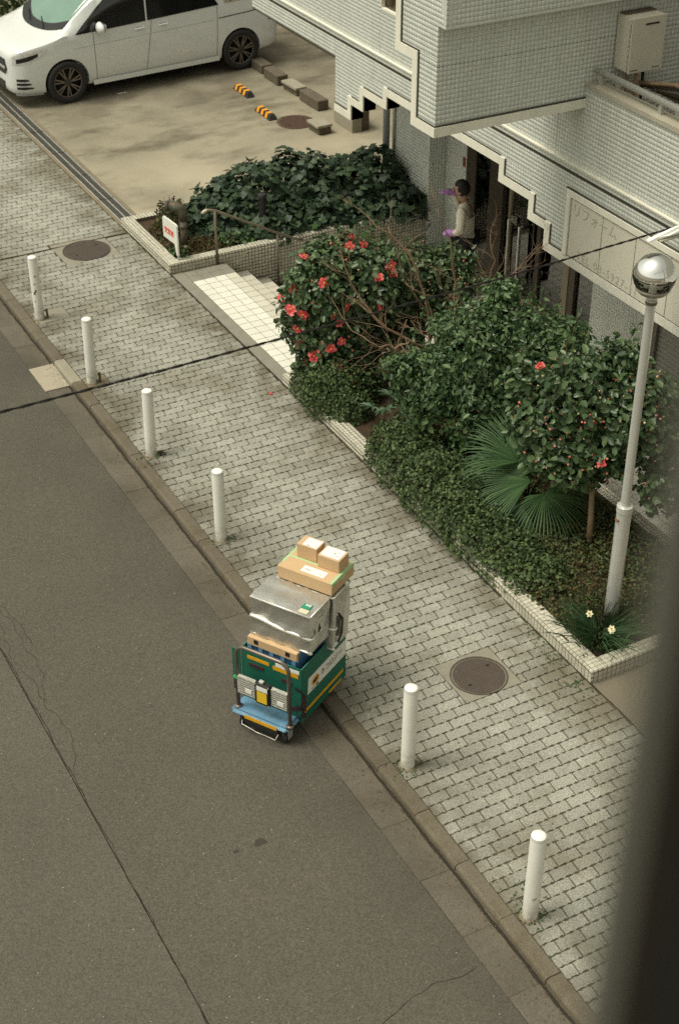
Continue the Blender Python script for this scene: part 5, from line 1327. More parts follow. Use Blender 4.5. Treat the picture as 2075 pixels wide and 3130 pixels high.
cr = lthing('plastic_crate', CO, CA, 'blue plastic crate inside the green box, holding up the front silver bag', 'crate')
MB().box(0.045, 0.41, 0.055, 0.535, 0.158, 0.700).build('crate_body', cblue, cr, bevel=0.01)
MB().box(0.060, 0.40, 0.045, 0.055, 0.4, 0.768).box(0.060, 0.40, 0.535, 0.545, 0.4, 0.768).build('crate_side', cblue, cr)
for k in range(5): MB().box(0.034, 0.046, 0.075 + 0.105*k, 0.115 + 0.105*k, 0.45, 0.690).build('rib', cblue2, cr, bevel=0.003)
MB().box(0.036, 0.047, 0.050, 0.540, 0.690, 0.702).build('crate_lip', cblue2, cr)
cf = lthing('cardboard_liner', CO, CA, 'brown cardboard tray with two black square holes between the crate and the silver bag', 'cardboard box')
MB().box(0.030, 0.40, 0.060, 0.530, 0.690, 0.772).build('tray', card, cf, bevel=0.004)
for b in (0.125, 0.425): MB().box(0.0285, 0.031, b, b + 0.042, 0.715, 0.757).build('square_hole', blackp, cf)

def silver_bag(a0, a1, b0, b1, z0, z1, label, seed):
    rr = random.Random(seed)
    o = lthing('cooler_bag', CO, CA, label, 'cooler bag', 'silver insulated bags')
    bm = bmesh.new(); bmesh.ops.create_cube(bm, size=1)
    bmesh.ops.subdivide_edges(bm, edges=bm.edges[:], cuts=14, use_grid_fill=True)
    for v in bm.verts:
        x, y, z = v.co*2
        # soft padded walls: rounded edges, bulging panels, small creases
        k = 0.965
        f = lambda t: t
        rx, ry, rz = x, y, z
        e = max(0, abs(x)-.86)+max(0, abs(y)-.90)+max(0, abs(z)-.88)
        bul = (1-x*x)*(1-z*z)*0.02
        sag = 0.006*math.sin(5*x+seed)*math.sin(4*z+2*y) + 0.006*math.sin(11*y+3*z+seed)
        ax = (a0+a1)/2 + (a1-a0)/2*x*(1-.06*e) + (sag if abs(x) > .98 else 0) + 0.10*(a1-a0)*(.0 if z > 0 else .0)
        ay = (b0+b1)/2 + (b1-b0)/2*y*(1-.05*e) + ((sag + bul*math.copysign(1, y)) if abs(y) > .98 else 0)
        az = (z0+z1)/2 + (z1-z0)/2*z*(1-.05*e) + (0.6*sag if abs(z) > .98 else 0)
        if z < 0: ax += (0.02*z); ay *= 1 + 0.0*z
        # folded crease round the middle
        if -0.30 < z < -0.02: ax += (0.010 if x < -.98 else 0)*-1
        v.co = (ax, ay, az)
    me = bpy.data.meshes.new('bag_body'); bm.to_mesh(me); bm.free(); me.materials.append(silver)
    me.polygons.foreach_set('use_smooth', [True]*len(me.polygons)); me.set_sharp_from_angle(angle=0.9)
    put('bag_body', me, o)
    tm = mat('silver_hem_%d' % seed, (0.74, 0.73, 0.67), 0.34, metal=0.45, bump=0.3, bscale=60)
    i = 0.006
    # hems along the top edge, a padded fold round the front and the bottom seam
    MB().tube([(a0, b0, z1-.008), (a0, b1, z1-.008)], 0.0095, 8).tube([(a0, b0, z1-.008), (a1, b0, z1-.008)], 0.0065, 8).build('piping', tm, o, smooth=True)
    zf = z0 + (z1-z0)*0.40
    pts = lambda dz, da: [(a0-da, b1+.004, zf+dz+.030)] + [(a0-da-.004*math.sin(q*3), b1-(b1-b0)*q, zf+dz+.030-.035*q+.006*math.sin(q*9)) for q in np.linspace(.05, 1, 12)] + [(a0+.02, b0-.010, zf+dz-.006), (a0+.10, b0-.006, zf+dz+.02)]
    MB().tube(pts(0, .004), [.016]*13+[.012, .002], 8).build('fold', tm, o, smooth=True)
    MB().tube([(a0-.004-.006*math.sin(q*7+seed), b1-(b1-b0)*q, z0+.012+.005*math.sin(q*8+seed)-.006*math.sin(q*PI)) for q in np.linspace(0, 1, 16)], 0.009, 8).build('bottom_seam', tm, o, smooth=True)
    MB().lathe([(.0008, -.018), (.018, 0), (.0008, .018)], (a0, b0, z0+.006), 10).build('corner_tuck', tm, o, smooth=True)
    return o
b1_ = silver_bag(0.085, 0.392, -0.035, 0.522, 0.775, 1.150, 'silver insulated bag with a green label on its lid, at the front of the load', 1)
MB().box(0.125, 0.185, -0.040, 0.0, 0.94, 1.06).build('side_pocket', mat('pocket', (0.14, 0.135, 0.12), 0.35, metal=0.4), b1_, bevel=0.01)
bk = MB().box(0.190, 0.250, -0.052, -0.030, 0.93, 1.08).build('black_strap', blackp, b1_, bevel=0.006)
for z in (0.935, 1.055): MB().box(0.200, 0.240, -0.0555, -0.0515, z, z+0.014).build('clip', paper, bk)
tg = MB().box(0.150, 0.215, 0.015, 0.090, 1.1505, 1.158).build('green_label', mat('label_green', (0.03, 0.26, 0.15), 0.5), b1_)
for k in range(3): MB().box(0.185, 0.210, 0.024 + 0.018*k, 0.034 + 0.018*k, 1.158, 1.1595).build('white_mark', paper, tg)
MB().box(0.095, 0.145, 0.005, 0.085, 1.1505, 1.157).build('cream_label', mat('label_cream', (0.62, 0.58, 0.42), 0.6), b1_)
b2_ = silver_bag(0.405, 0.670, -0.055, 0.50, 0.60, 1.135, 'silver insulated bag standing behind the front bag, under the brown parcel', 2)
MB().box(0.44, 0.50, -0.075, -0.052, 0.72, 0.93).build('side_pocket', mat('pocket2', (0.10, 0.095, 0.08), 0.4, metal=0.3), b2_, bevel=0.01)
MB().tube([(0.46, -0.075, .95), (0.50, -.085, .88), (.47, -.095, .76), (.44, -.08, .68), (.50, -.05, .62)], 0.008, 6).build('black_strap', blackp, b2_, smooth=True)
MB().box(0.41, 0.47, -0.06, -0.02, 0.625, 0.665).build('label_tag', paper, b2_)
MB().obox((0.625, -0.05, 1.13), (0.018, 0, 0), (0, 0.012, 0), (0, 0, 0.02)).build('tape_tab', paper, b2_, bevel=0.004)

def parcel(a0, a1, b0, b1, z0, z1, label, rz=0):
    o = lthing('parcel', CO, CA, label, 'parcel', 'brown parcels on the cart')
    m = MB().box(a0, a1, b0, b1, z0, z1).build('carton', card, o, bevel=0.003)
    return o
def slip(o, a0, a1, b0, b1, z, marks, seed):
    rr = random.Random(seed)
    s = MB().box(a0, a1, b0, b1, z + 0.0004, z + 0.0016).build('address_slip', paper, o)
    for k in range(marks):
        a = rr.uniform(a0 + .008, a1 - .03); b = rr.uniform(b0 + .008, b1 - .03)
        MB().box(a, a + rr.uniform(.004, .010), b, b + rr.uniform(.012, .03), z + 0.0016, z + 0.0021).build('print', rr.choice([M['innerwall'], M['innerwall'], ink, yellow]) if k else M['innerwall'], s)
p1 = parcel(0.400, 0.745, -0.045, 0.465, 1.150, 1.268, 'largest flat brown parcel edged with pale green tape, lying across the silver bags')
slip(p1, 0.432, 0.515, 0.055, 0.270, 1.268, 4, 5)
for (a0, a1, b0, b1) in ((0.399, 0.746, -0.046, -0.018), (0.47, 0.746, 0.442, 0.466), (0.555, 0.578, -0.018, 0.442)): MB().box(a0, a1, b0, b1, 1.2682, 1.2690).build('tape', gtape, p1)
MB().box(0.399, 0.746, -0.0462, -0.0452, 1.235, 1.2685).build('tape', gtape, p1)
MB().box(0.545, 0.600, -0.0466, -0.0453, 1.21, 1.2685).build('tape', gtape, p1)
p2 = parcel(0.582, 0.715, 0.205, 0.392, 1.2692, 1.400, 'small brown parcel at the far left corner on top of the large flat parcel')
slip(p2, 0.590, 0.700, 0.212, 0.345, 1.400, 3, 6)
p3 = parcel(0.550, 0.702, -0.022, 0.178, 1.2692, 1.385, 'small brown parcel at the right corner on top of the large flat parcel')
slip(p3, 0.566, 0.695, -0.006, 0.165, 1.385, 5, 7)

# ------------------------------------------------------------------ white van in the parking bay
van = lthing('parked_van', (7.614, 23.335, 0.0), math.atan2(0.204, 3.181), 'large white people carrier with bronze wheels, nose towards the street in the parking bay', 'van')
vw = mat('van_paint', (0.70, 0.72, 0.70), 0.22, spec=0.5, coat=1.0)
vdark = mat('van_black', (0.012, 0.012, 0.012), 0.35)
vglass = mat('privacy_glass', (0.010, 0.011, 0.011), 0.05, spec=0.9)
vshield = mat('windscreen', (0.16, 0.27, 0.215), 0.08, spec=0.7, var=0.15, scale=3)
chrome = mat('van_chrome', (0.75, 0.75, 0.73), 0.12, metal=1.0)
seam = mat('van_seam', (0.20, 0.20, 0.185), 0.6)
YC = 0.955
XS = [-.890, -.875, -.84, -.78, -.68, -.50, -.25, 0.0, .30, .50, .80, 1.10, 1.35, 1.8, 2.6, 3.3, 3.74, 3.87, 3.935, 3.96]
TW = [.50, .60, .70, .78, .85, .905, .940, .955, .958, .960, .962, .964, .965, .965, .965, .965, .955, .93, .89, .84]
TZ = [.70, .785, .865, .925, .962, 1.00, 1.05, 1.13, 1.36, 1.52, 1.73, 1.835, 1.88, 1.90, 1.91, 1.90, 1.87, 1.80, 1.60, 1.35]
ZB_ = [.32, .27, .235, .215, .205, .20, .20, .21, .215, .215, .215, .215, .215, .215, .22, .24, .28, .31, .34, .38]
def smooth_interp(x, xs, ys):
    # Catmull-Rom through the stations
    xs = np.array(xs); ys = np.array(ys); i = int(np.clip(np.searchsorted(xs, x) - 1, 0, len(xs)-2)); h = xs[i+1]-xs[i]; t = (x-xs[i])/h
    m0 = (ys[i+1]-ys[i-1])/(xs[i+1]-xs[i-1]) if i > 0 else (ys[i+1]-ys[i])/h
    m1 = (ys[i+2]-ys[i])/(xs[i+2]-xs[i]) if i+2 < len(xs) else (ys[i+1]-ys[i])/h
    return (2*t**3-3*t**2+1)*ys[i] + (t**3-2*t**2+t)*h*m0 + (-2*t**3+3*t**2)*ys[i+1] + (t**3-t**2)*h*m1
def section(x):
    w_, zt, zb = smooth_interp(x, XS, TW), smooth_interp(x, XS, TZ), smooth_interp(x, XS, ZB_)
    zbelt = min(1.075 + .03*max(0, x), zt - 0.045)
    cab = max(0.0, min(1.0, (zt - 1.16)/0.6))
    pts = [(0, zb), (.86*w_, zb), (.955*w_, zb+.035), (.99*w_, zb+.10), (w_, min(.50, zbelt-.15)), (w_*.998, min(.75, zbelt-.08)), (w_*.985, min(.98, zbelt-.04)), (w_*(.972), zbelt)]
    up = zt - zbelt
    wt = w_*(0.86 - 0.06*cab)
    pts += [(w_*.972 + (wt-w_*.972)*.45, zbelt + up*.50), (wt*1.0, zbelt + up*.86), (wt*.90, zbelt + up*.955), (wt*.6, zbelt + up*.995), (0, zt + .012*cab + .012)]
    return pts
def side_w(x, z):
    p = section(x); z = min(max(z, p[3][1]), p[9][1])
    for (a, b) in zip(p[3:9], p[4:10]):
        if a[1] <= z <= b[1] + 1e-9: return a[0] + (b[0]-a[0])*(z-a[1])/max(1e-6, b[1]-a[1])
    return p[9][0]
st = np.unique(np.concatenate([np.linspace(-.89, -.5, 16), np.linspace(-.5, 1.4, 32), np.linspace(1.4, 3.6, 20), np.linspace(3.6, 3.96, 10)]))
V, F = [], []; nsec = 0
for x in st:
    p = section(x); ring = [(x, YC - a, z) for a, z in p] + [(x, YC + a, z) for a, z in p[-2:0:-1]]; nsec = len(ring); V += ring
for i in range(len(st)-1):
    for k in range(nsec):
        k2 = (k+1) % nsec; F.append((i*nsec+k, (i+1)*nsec+k, (i+1)*nsec+k2, i*nsec+k2))
F.append(tuple(range(nsec))); F.append(tuple((len(st)-1)*nsec + k for k in range(nsec))[::-1])
bme = bpy.data.meshes.new('body'); bme.from_pydata(V, [], F); bme.materials.append(vw)
bm = bmesh.new(); bm.from_mesh(bme); bmesh.ops.recalc_face_normals(bm, faces=bm.faces[:]); bm.to_mesh(bme); bm.free()
bo = bpy.data.objects.new('body', bme); COL.objects.link(bo)
cuts = []
for xa in (0.0, 3.19):
    for (y0, y1) in ((-.2, .30), (2*YC-.30, 2*YC+.2)):
        c = MB().tube([(xa, y0, .345), (xa, y1, .345)], .378, 40).build('cutter', vdark); cuts.append(c)
        md = bo.modifiers.new('b', 'BOOLEAN'); md.operation = 'DIFFERENCE'; md.object = c; md.solver = 'EXACT'
bpy.context.view_layer.update()
me2 = bpy.data.meshes.new_from_object(bo.evaluated_get(bpy.context.evaluated_depsgraph_get()))
bpy.data.objects.remove(bo)
for c in cuts: bpy.data.objects.remove(c)
me2.name = 'body'
while len(me2.materials) < 2: me2.materials.append(vdark)
me2.materials[0] = vw; me2.materials[1] = vdark
for p in me2.polygons: p.use_smooth = True
me2.set_sharp_from_angle(angle=0.6)
put('body', me2, van)

def side_strip(name, bottom, top, m, off=0.006, nx=18, nz=4, far=False, parent=van):
    """patch lying on the flank between two lists of (x, z)"""
    V, F = [], []
    for i in range(nx+1):
        t = i/nx
        def at(L):
            s = t*(len(L)-1); k = min(int(s), len(L)-2); u = s-k; return (L[k][0]+(L[k+1][0]-L[k][0])*u, L[k][1]+(L[k+1][1]-L[k][1])*u)
        b, p = at(bottom), at(top)
        for j in range(nz+1):
            u = j/nz; x, z = b[0]+(p[0]-b[0])*u, b[1]+(p[1]-b[1])*u; y = side_w(x, z) + off
            V.append((x, YC - y if not far else YC + y, z))
    for i in range(nx):
        for j in range(nz): a = i*(nz+1)+j; F.append((a, a+nz+1, a+nz+2, a+1))
    me = np_mesh(name, V, F, m, smooth=True)
    return put(name, me, parent)
# side glass: front quarter and door glass, sliding door glass, pale rear quarter
side_strip('side_window', [(.20, 1.068), (.62, 1.080), (1.04, 1.093), (1.45, 1.108)], [(.225, 1.090), (.62, 1.405), (1.00, 1.690), (1.49, 1.79)], vglass)
side_strip('side_window', [(1.48, 1.110), (2.80, 1.160)], [(1.52, 1.79), (2.42, 1.81)], vglass)
side_strip('side_window', [(2.92, 1.170), (3.68, 1.19)], [(2.72, 1.80), (3.60, 1.78)], mat('rear_glass_reflection', (0.36, 0.33, 0.26), 0.2, spec=0.5))  # pale reflection of the wall put into the glass colour
side_strip('window_gap', [(3.02, 1.175), (3.035, 1.175)], [(2.98, 1.80), (2.995, 1.80)], vdark, 0.009, 2)
for x in (.70, 1.42, 2.70, 3.60): side_strip('side_window', [(x, 1.15), (x+.05, 1.15)], [(x, 1.17), (x+.05, 1.17)], vglass, far=True)
# door seams and the sliding rail
for (xa, za, xb, zb) in ((.51, .30, .505, 1.07), (1.40, .31, 1.55, 1.10), (2.72, .33, 2.77, 1.15)):
    side_strip('door_seam', [(xa, za), (xa + .010, za)], [(xb, zb), (xb + .010, zb)], seam, 0.0025, 1, 14)
side_strip('slide_rail', [(2.79, .935), (3.65, .976)], [(2.79, .951), (3.65, .992)], M['groove'], 0.004, 12, 1)
side_strip('waist_crease_shade', [(.15, .855), (2.7, .925)], [(.15, .863), (2.7, .933)], mat('crease', (0.50, 0.51, 0.49), 0.4), 0.003, 20, 1)  # shading of the body crease painted as a darker strip
side_strip('sill_skirt', [(.44, .235), (2.76, .245)], [(.44, .315), (2.76, .325)], vw, 0.022, 16, 3)
for xa in (1.245, 1.675):
    for (x0, x1, z0, z1) in ((xa, xa+.17, 1.0, 1.03),):
        hd = MB()
        for dz, in ((0.0,),):
            hd.obox((xa + .085, YC - side_w(xa, 1.01) - .022, 1.008 + dz), (.085, .002, .002), (0, .008, 0), (0, 0, .014))
        hd.build('door_handle', vw, van, bevel=.006)
        side_strip('handle_recess_shade', [(xa + .02, .985), (xa + .15, .988)], [(xa + .02, 1.030), (xa + .15, 1.033)], mat('recess_shade', (0.42, 0.42, 0.40), 0.5), 0.003, 4, 1)  # flat grey patch, the shade of the handle bowl put into its colour
# windscreen and black cowl
def top_strip(name, xa, xb, f0, f1, m, off=0.006, nx=12, ny=16):
    V, F = [], []
    for i in range(nx+1):
        for j in range(ny+1):
            v = -1 + 2*j/ny; x = xa(v) + (xb(v)-xa(v))*i/nx; p = section(x)[7:]
            u = abs(v)*(f0 + (f1-f0)*i/nx); A = [(q[0], q[1]) for q in p[::-1]]; W = np.array([q[0] for q in A]); Zz = np.array([q[1] for q in A])
            yy = u*W.max(); z = np.interp(yy, W, Zz)
            V.append((x, YC + math.copysign(yy, v), z + off))
    for i in range(nx):
        for j in range(ny): a = i*(ny+1)+j; F.append((a, a+1, a+ny+2, a+ny+1))
    return put(name, np_mesh(name, V, F, m, smooth=True), van)
top_strip('windscreen', lambda v: .16 - .22*(1-v*v), lambda v: .98 - .06*(1-v*v), .83, .76, vshield)
top_strip('cowl', lambda v: .05 - .25*(1-v*v), lambda v: .20 - .23*(1-v*v), .86, .83, vdark, 0.008)
for s in (-.45, .15): MB().tube([(-.12, YC + s*.9, 1.12), (.03, YC + s*.9 + .40, 1.17)], .008, 6).build('wiper', vdark, van)
# mirror
mr = bmesh.new(); bmesh.ops.create_icosphere(mr, subdivisions=3, radius=1)
for v in mr.verts:
    x, y, z = v.co; v.co = (.60 + .075*x*(1.0 if x < 0 else .55), -.115 + .125*y, 1.155 + .095*z*(1 + .15*y))
me = bpy.data.meshes.new('wing_mirror'); mr.to_mesh(me); mr.free(); me.materials.append(vw); me.polygons.foreach_set('use_smooth', [True]*len(me.polygons)); mo = put('wing_mirror', me, van)
MB().box(.58, .65, -.04, .06, 1.055, 1.10).build('mirror_arm', vdark, mo, bevel=.01)
MB().obox((.652, -.115, 1.155), (.006, 0, 0), (0, .095, 0), (0, 0, .07)).build('mirror_glass', chrome, mo, bevel=.004)
# lights
def light(name, bot, top, m, off, parent=van, **k): return side_strip(name, bot, top, m, off, 12, 4, parent=parent, **k)
hl = light('headlight', [(-.83, .700), (-.62, .745), (-.44, .81), (-.31, .89)], [(-.82, .855), (-.62, .905), (-.45, .925), (-.28, .940)], mat('lamp_clear', (0.72, 0.72, 0.69), 0.10, metal=0.3, var=0.4, scale=20), 0.006)
light('lamp_bezel', [(-.78, .735), (-.60, .772), (-.45, .83)], [(-.78, .80), (-.60, .845), (-.45, .875)], vdark, 0.009, hl)
light('lamp_bar', [(-.60, .880), (-.45, .903), (-.32, .922)], [(-.60, .895), (-.45, .918), (-.30, .936)], M['whitecap'], 0.010, hl)
light('tail_light', [(3.74, .775), (3.925, .785)], [(3.74, 1.20), (3.90, 1.20)], mat('tail_red', (0.30, 0.012, 0.01), 0.15, coat=.5), 0.007)
# nose: grille with a ringed three-point star, plate, intakes
def front_patch(name, poly, m, off=0.01, parent=van):
    V = []
    def fx(y, z):
        lo, hi = -.89, .3
        for _ in range(24):
            mid = (lo+hi)/2
            if section(mid)[4][0]*(1.0) < abs(y-YC) or smooth_interp(mid, XS, TZ) < z: lo = mid
            else: hi = mid
        return hi
    V = [(fx(y, z) - off, y, z) for y, z in poly]
    n = len(V); V += [(x + .03, y, z) for x, y, z in V]
    me = bpy.data.meshes.new(name); me.from_pydata(V, [], [tuple(range(n))[::-1]] + [(i, (i+1) % n, n+(i+1) % n, n+i) for i in range(n)]); me.materials.append(m)
    return put(name, me, parent)
gr = front_patch('grille', [(.42, .53), (1.49, .53), (1.56, .62), (1.50, .765), (.41, .765), (.35, .62)], vdark, 0.012)
for (y0, y1) in ((.36, .80), (1.11, 1.55)): MB().obox((-.905, (y0+y1)/2, .645), (.012, 0, 0), (0, (y1-y0)/2, 0), (0, 0, .022)).build('grille_bar', chrome, gr, bevel=.006)
MB().tube([(-.915, YC + .135*math.cos(t), .645 + .135*math.sin(t)) for t in np.linspace(0, 2*PI, 25)], .010, 8).build('badge_ring', chrome, gr, smooth=True)
for k in range(3):
    a = PI/2 + k*2*PI/3
    MB().obox((-.915, YC + .065*math.cos(a), .645 + .065*math.sin(a)), (.006, 0, 0), (0, -.013*math.sin(a), .013*math.cos(a)), (0, .065*math.cos(a), .065*math.sin(a)), top=.15).build('badge_star', chrome, gr)
front_patch('lower_intake', [(.50, .28), (1.41, .28), (1.45, .40), (.46, .40)], vdark, 0.012)
front_patch('number_plate', [(.79, .42), (1.12, .42), (1.12, .52), (.79, .52)], M['whitecap'], 0.025)
for k, z in enumerate((.335, .40, .465)):
    side_strip('bumper_vent', [(-.80 + .02*k*0, z - .020), (-.70, z - .022), (-.56 - .03*k, z - .012)], [(-.80, z + .018), (-.70, z + .020), (-.58 - .03*k, z + .012)], vdark, 0.006, 8, 2)
side_strip('bumper_lip', [(-.82, .215), (-.42, .215)], [(-.82, .25), (-.42, .25)], mat('lip_grey', (0.25, 0.25, 0.24), 0.5), 0.012, 10, 1)
# wheels
rimm = mat('bronze_rim', (0.20, 0.168, 0.145), 0.36, metal=0.6)
def wheel(x, y, out):
    s = -1 if out < 0 else 1
    R_ = .338
    prof = [(.235, .02), (.243, -.005), (.300, -.018), (.335, -.004), (R_, .03), (R_, .19), (.33, .215), (.24, .215)]
    V, F = [], []; n = 44
    for r_, d in prof:
        for k in range(n): t = 2*PI*k/n; V.append((x + r_*math.cos(t), y - s*d*1.0, .345 + r_*math.sin(t)))
    for i in range(len(prof)-1):
        for k in range(n): F.append((i*n+k, i*n+(k+1) % n, (i+1)*n+(k+1) % n, (i+1)*n+k))
    root = put('wheel', np_mesh('wheel', V, F, M['rubber'], smooth=True), van)
    m = MB()
    for a0 in range(7):
        for da in (-.13, .13):
            a = a0*2*PI/7 + .25
            p0 = Vector((math.cos(a+da*.55)*.050, 0, math.sin(a+da*.55)*.050)); p1 = Vector((math.cos(a+da)*.232, 0, math.sin(a+da)*.232)); c = (p0+p1)/2; d = (p1-p0); sd = Vector((-d.z, 0, d.x)).normalized()*.0105
            m.obox((x + c.x, y - s*.012, .345 + c.z), sd, (0, .012, 0), d/2)
    m.build('spokes', rimm, root)
    MB().tube([(x + .236*math.cos(t), y - s*.006, .345 + .236*math.sin(t)) for t in np.linspace(0, 2*PI, 45)], .009, 6).build('rim', rimm, root, smooth=True)
    MB().tube([(x, y - s*.05, .345), (x, y - s*.004, .345)], .048, 16).build('hub_cap', mat('hub', (0.06, 0.055, 0.05), .4, metal=.4), root)
    MB().tube([(x, y - s*.10, .345), (x, y - s*.09, .345)], .225, 28).build('brake_disc', M['dark'], root)
for xa in (0.0, 3.19):
    wheel(xa, .0, -1) if False else wheel(xa, .015, 1) if False else None
def both():
    for xa in (0.0, 3.19):
        wheel(xa, 0.0, -1); wheel(xa, 2*YC, 1)
both()
MB().box(.45, 2.75, .3, 1.6, .16, .24).build('underbody', M['dark'], van)

# ------------------------------------------------------------------ person tending the ivy
FX0, FY0 = 10.06, 15.20
pr = lthing('person', (FX0, FY0, -0.5), math.radians(40), 'person in beige shirt, black trousers and purple gloves trimming the ivy by the doors', 'person')
def skin(name, verts, edges, radii, m, parent, root=0, levels=2):
    bm = bmesh.new(); lay = bm.verts.layers.skin.verify(); vv = []
    for i, (p, r) in enumerate(zip(verts, radii)):
        v = bm.verts.new(p); v[lay].radius = r if isinstance(r, tuple) else (r, r); v[lay].use_root = (i == root); vv.append(v)
    for a, b in edges: bm.edges.new((vv[a], vv[b]))
    me = bpy.data.meshes.new('tmp'); bm.to_mesh(me); bm.free()
    o = bpy.data.objects.new('tmp', me); COL.objects.link(o)
    s = o.modifiers.new('s', 'SKIN'); s.use_smooth_shade = True; s.branch_smoothing = 0.6
    sub = o.modifiers.new('d', 'SUBSURF'); sub.levels = levels; sub.render_levels = levels
    bpy.context.view_layer.update()
    r = bpy.data.meshes.new_from_object(o.evaluated_get(bpy.context.evaluated_depsgraph_get())); bpy.data.objects.remove(o)
    r.name = name; r.materials.clear(); r.materials.append(m); r.polygons.foreach_set('use_smooth', [True]*len(r.polygons))
    return put(name, r, parent)
sk = mat('skin', (0.42, 0.25, 0.165), 0.55)
shirt = mat('shirt', (0.62, 0.58, 0.475), 0.9, var=0.12, scale=14, bump=0.5, bscale=30)
trou = mat('trousers', (0.014, 0.012, 0.014), 0.9)
hairm = mat('hair', (0.012, 0.009, 0.008), 0.6, var=0.3, scale=60)
glov = mat('gloves', (0.40, 0.20, 0.48), 0.65, var=0.1, scale=40)
# joints: x right, y forward
J = dict(pel=(0, -.01, .84), wai=(0, -.01, .99), che=(0, .02, 1.18), nec=(0, .05, 1.335), hd0=(0, .075, 1.41), hd1=(0, .095, 1.50), hd2=(0, .095, 1.575),
         hl=(-.085, 0, .80), kl=(-.09, .03, .45), al=(-.09, -.02, .08), tl=(-.095, .12, .03), hr=(.085, 0, .80), kr=(.095, .02, .45), ar=(.10, -.03, .08), tr=(.11, .11, .03),
         sl=(-.165, .03, 1.275), el=(-.235, .0, 1.02), wl=(-.14, .13, .93), sr=(.165, .04, 1.275), er=(.22, .17, 1.16), wr=(.07, .225, 1.395))
K = list(J); ix = {k: i for i, k in enumerate(K)}
E_ = [('pel','wai'),('wai','che'),('che','nec'),('nec','hd0'),('hd0','hd1'),('hd1','hd2'),('pel','hl'),('hl','kl'),('kl','al'),('al','tl'),('pel','hr'),('hr','kr'),('kr','ar'),('ar','tr'),('che','sl'),('sl','el'),('el','wl'),('che','sr'),('sr','er'),('er','wr')]
RD = dict(pel=(.11,.085), wai=(.105,.08), che=(.115,.08), nec=.05, hd0=(.058,.07), hd1=(.076,.092), hd2=(.055,.07), hl=.078, kl=.055, al=.04, tl=.034, hr=.078, kr=.055, ar=.04, tr=.034, sl=.046, el=.034, wl=.027, sr=.046, er=.034, wr=.027)
skin('body', [J[k] for k in K], [(ix[a], ix[b]) for a, b in E_], [RD[k] for k in K], sk, pr)
# shirt: loose, hanging over the hips
SK = ['hem', 'wai', 'che', 'col', 'sl', 'el', 'wl', 'sr', 'er', 'wr']
SJ = dict(J); SJ['hem'] = (0, -.015, .80); SJ['col'] = (0, .048, 1.355); SJ['wl'] = (-.147, .115, .935); SJ['wr'] = (.085, .215, 1.375)
sx_ = {k: i for i, k in enumerate(SK)}
SR = dict(hem=(.170,.135), wai=(.160,.125), che=(.165,.13), col=(.072,.075), sl=.078, el=.062, wl=.042, sr=.078, er=.062, wr=.042)
skin('shirt', [SJ[k] for k in SK], [(sx_[a], sx_[b]) for a, b in (('hem','wai'),('wai','che'),('che','col'),('che','sl'),('sl','el'),('el','wl'),('che','sr'),('sr','er'),('er','wr'))], [SR[k] for k in SK], shirt, pr, 1)
TK = ['pel', 'hl', 'kl', 'al', 'hr', 'kr', 'ar']; tx_ = {k: i for i, k in enumerate(TK)}
TR_ = dict(pel=(.155,.125), hl=.100, kl=.080, al=.066, hr=.100, kr=.080, ar=.066)
skin('trousers', [J[k] for k in TK], [(tx_[a], tx_[b]) for a, b in (('pel','hl'),('hl','kl'),('kl','al'),('pel','hr'),('hr','kr'),('kr','ar'))], [TR_[k] for k in TK], trou, pr)
for s in ('l', 'r'): MB().obox((J['t'+s][0], .03, .035), (.048, 0, 0), (0, .13, 0), (0, 0, .035), top=.85).build('shoe', trou, pr, bevel=.02, seg=2)
# hair: a bowl over the back and top of the head, ears, nose, eyes
bm = bmesh.new(); bmesh.ops.create_uvsphere(bm, u_segments=24, v_segments=16, radius=1)
dele = []
for v in bm.verts:
    x, y, z = v.co
    if (y > .35 and z < .28) or z < -.80: dele.append(v)
bmesh.ops.delete(bm, geom=dele, context='VERTS')
for v in bm.verts:
    x, y, z = v.co; v.co = (.092*x*(1 + .02*math.sin(14*z)), .088 + .108*y - .008, 1.50 + .112*z + .004*math.sin(11*x))
me = bpy.data.meshes.new('hair'); bm.to_mesh(me); bm.free(); me.materials.append(hairm); me.polygons.foreach_set('use_smooth', [True]*len(me.polygons)); ho = put('hair', me, pr)
so = ho.modifiers.new('t', 'SOLIDIFY'); so.thickness = .012
MB().obox((0, .195, 1.47), (.012, 0, 0), (0, .016, 0), (0, 0, .018), top=.6).build('nose', sk, pr, bevel=.004)
for s in (-1, 1):
    MB().obox((s*.028, .178, 1.495), (.010, 0, 0), (0, .004, 0), (0, 0, .005)).build('eye', hairm, pr, bevel=.002)
    MB().obox((s*.080, .085, 1.465), (.007, 0, 0), (0, .018, 0), (0, 0, .028)).build('ear', sk, pr, bevel=.005)
MB().obox((0, .180, 1.435), (.020, 0, 0), (0, .004, 0), (0, 0, .004)).build('mouth', mat('lips', (.30, .12, .10), .5), pr, bevel=.002)
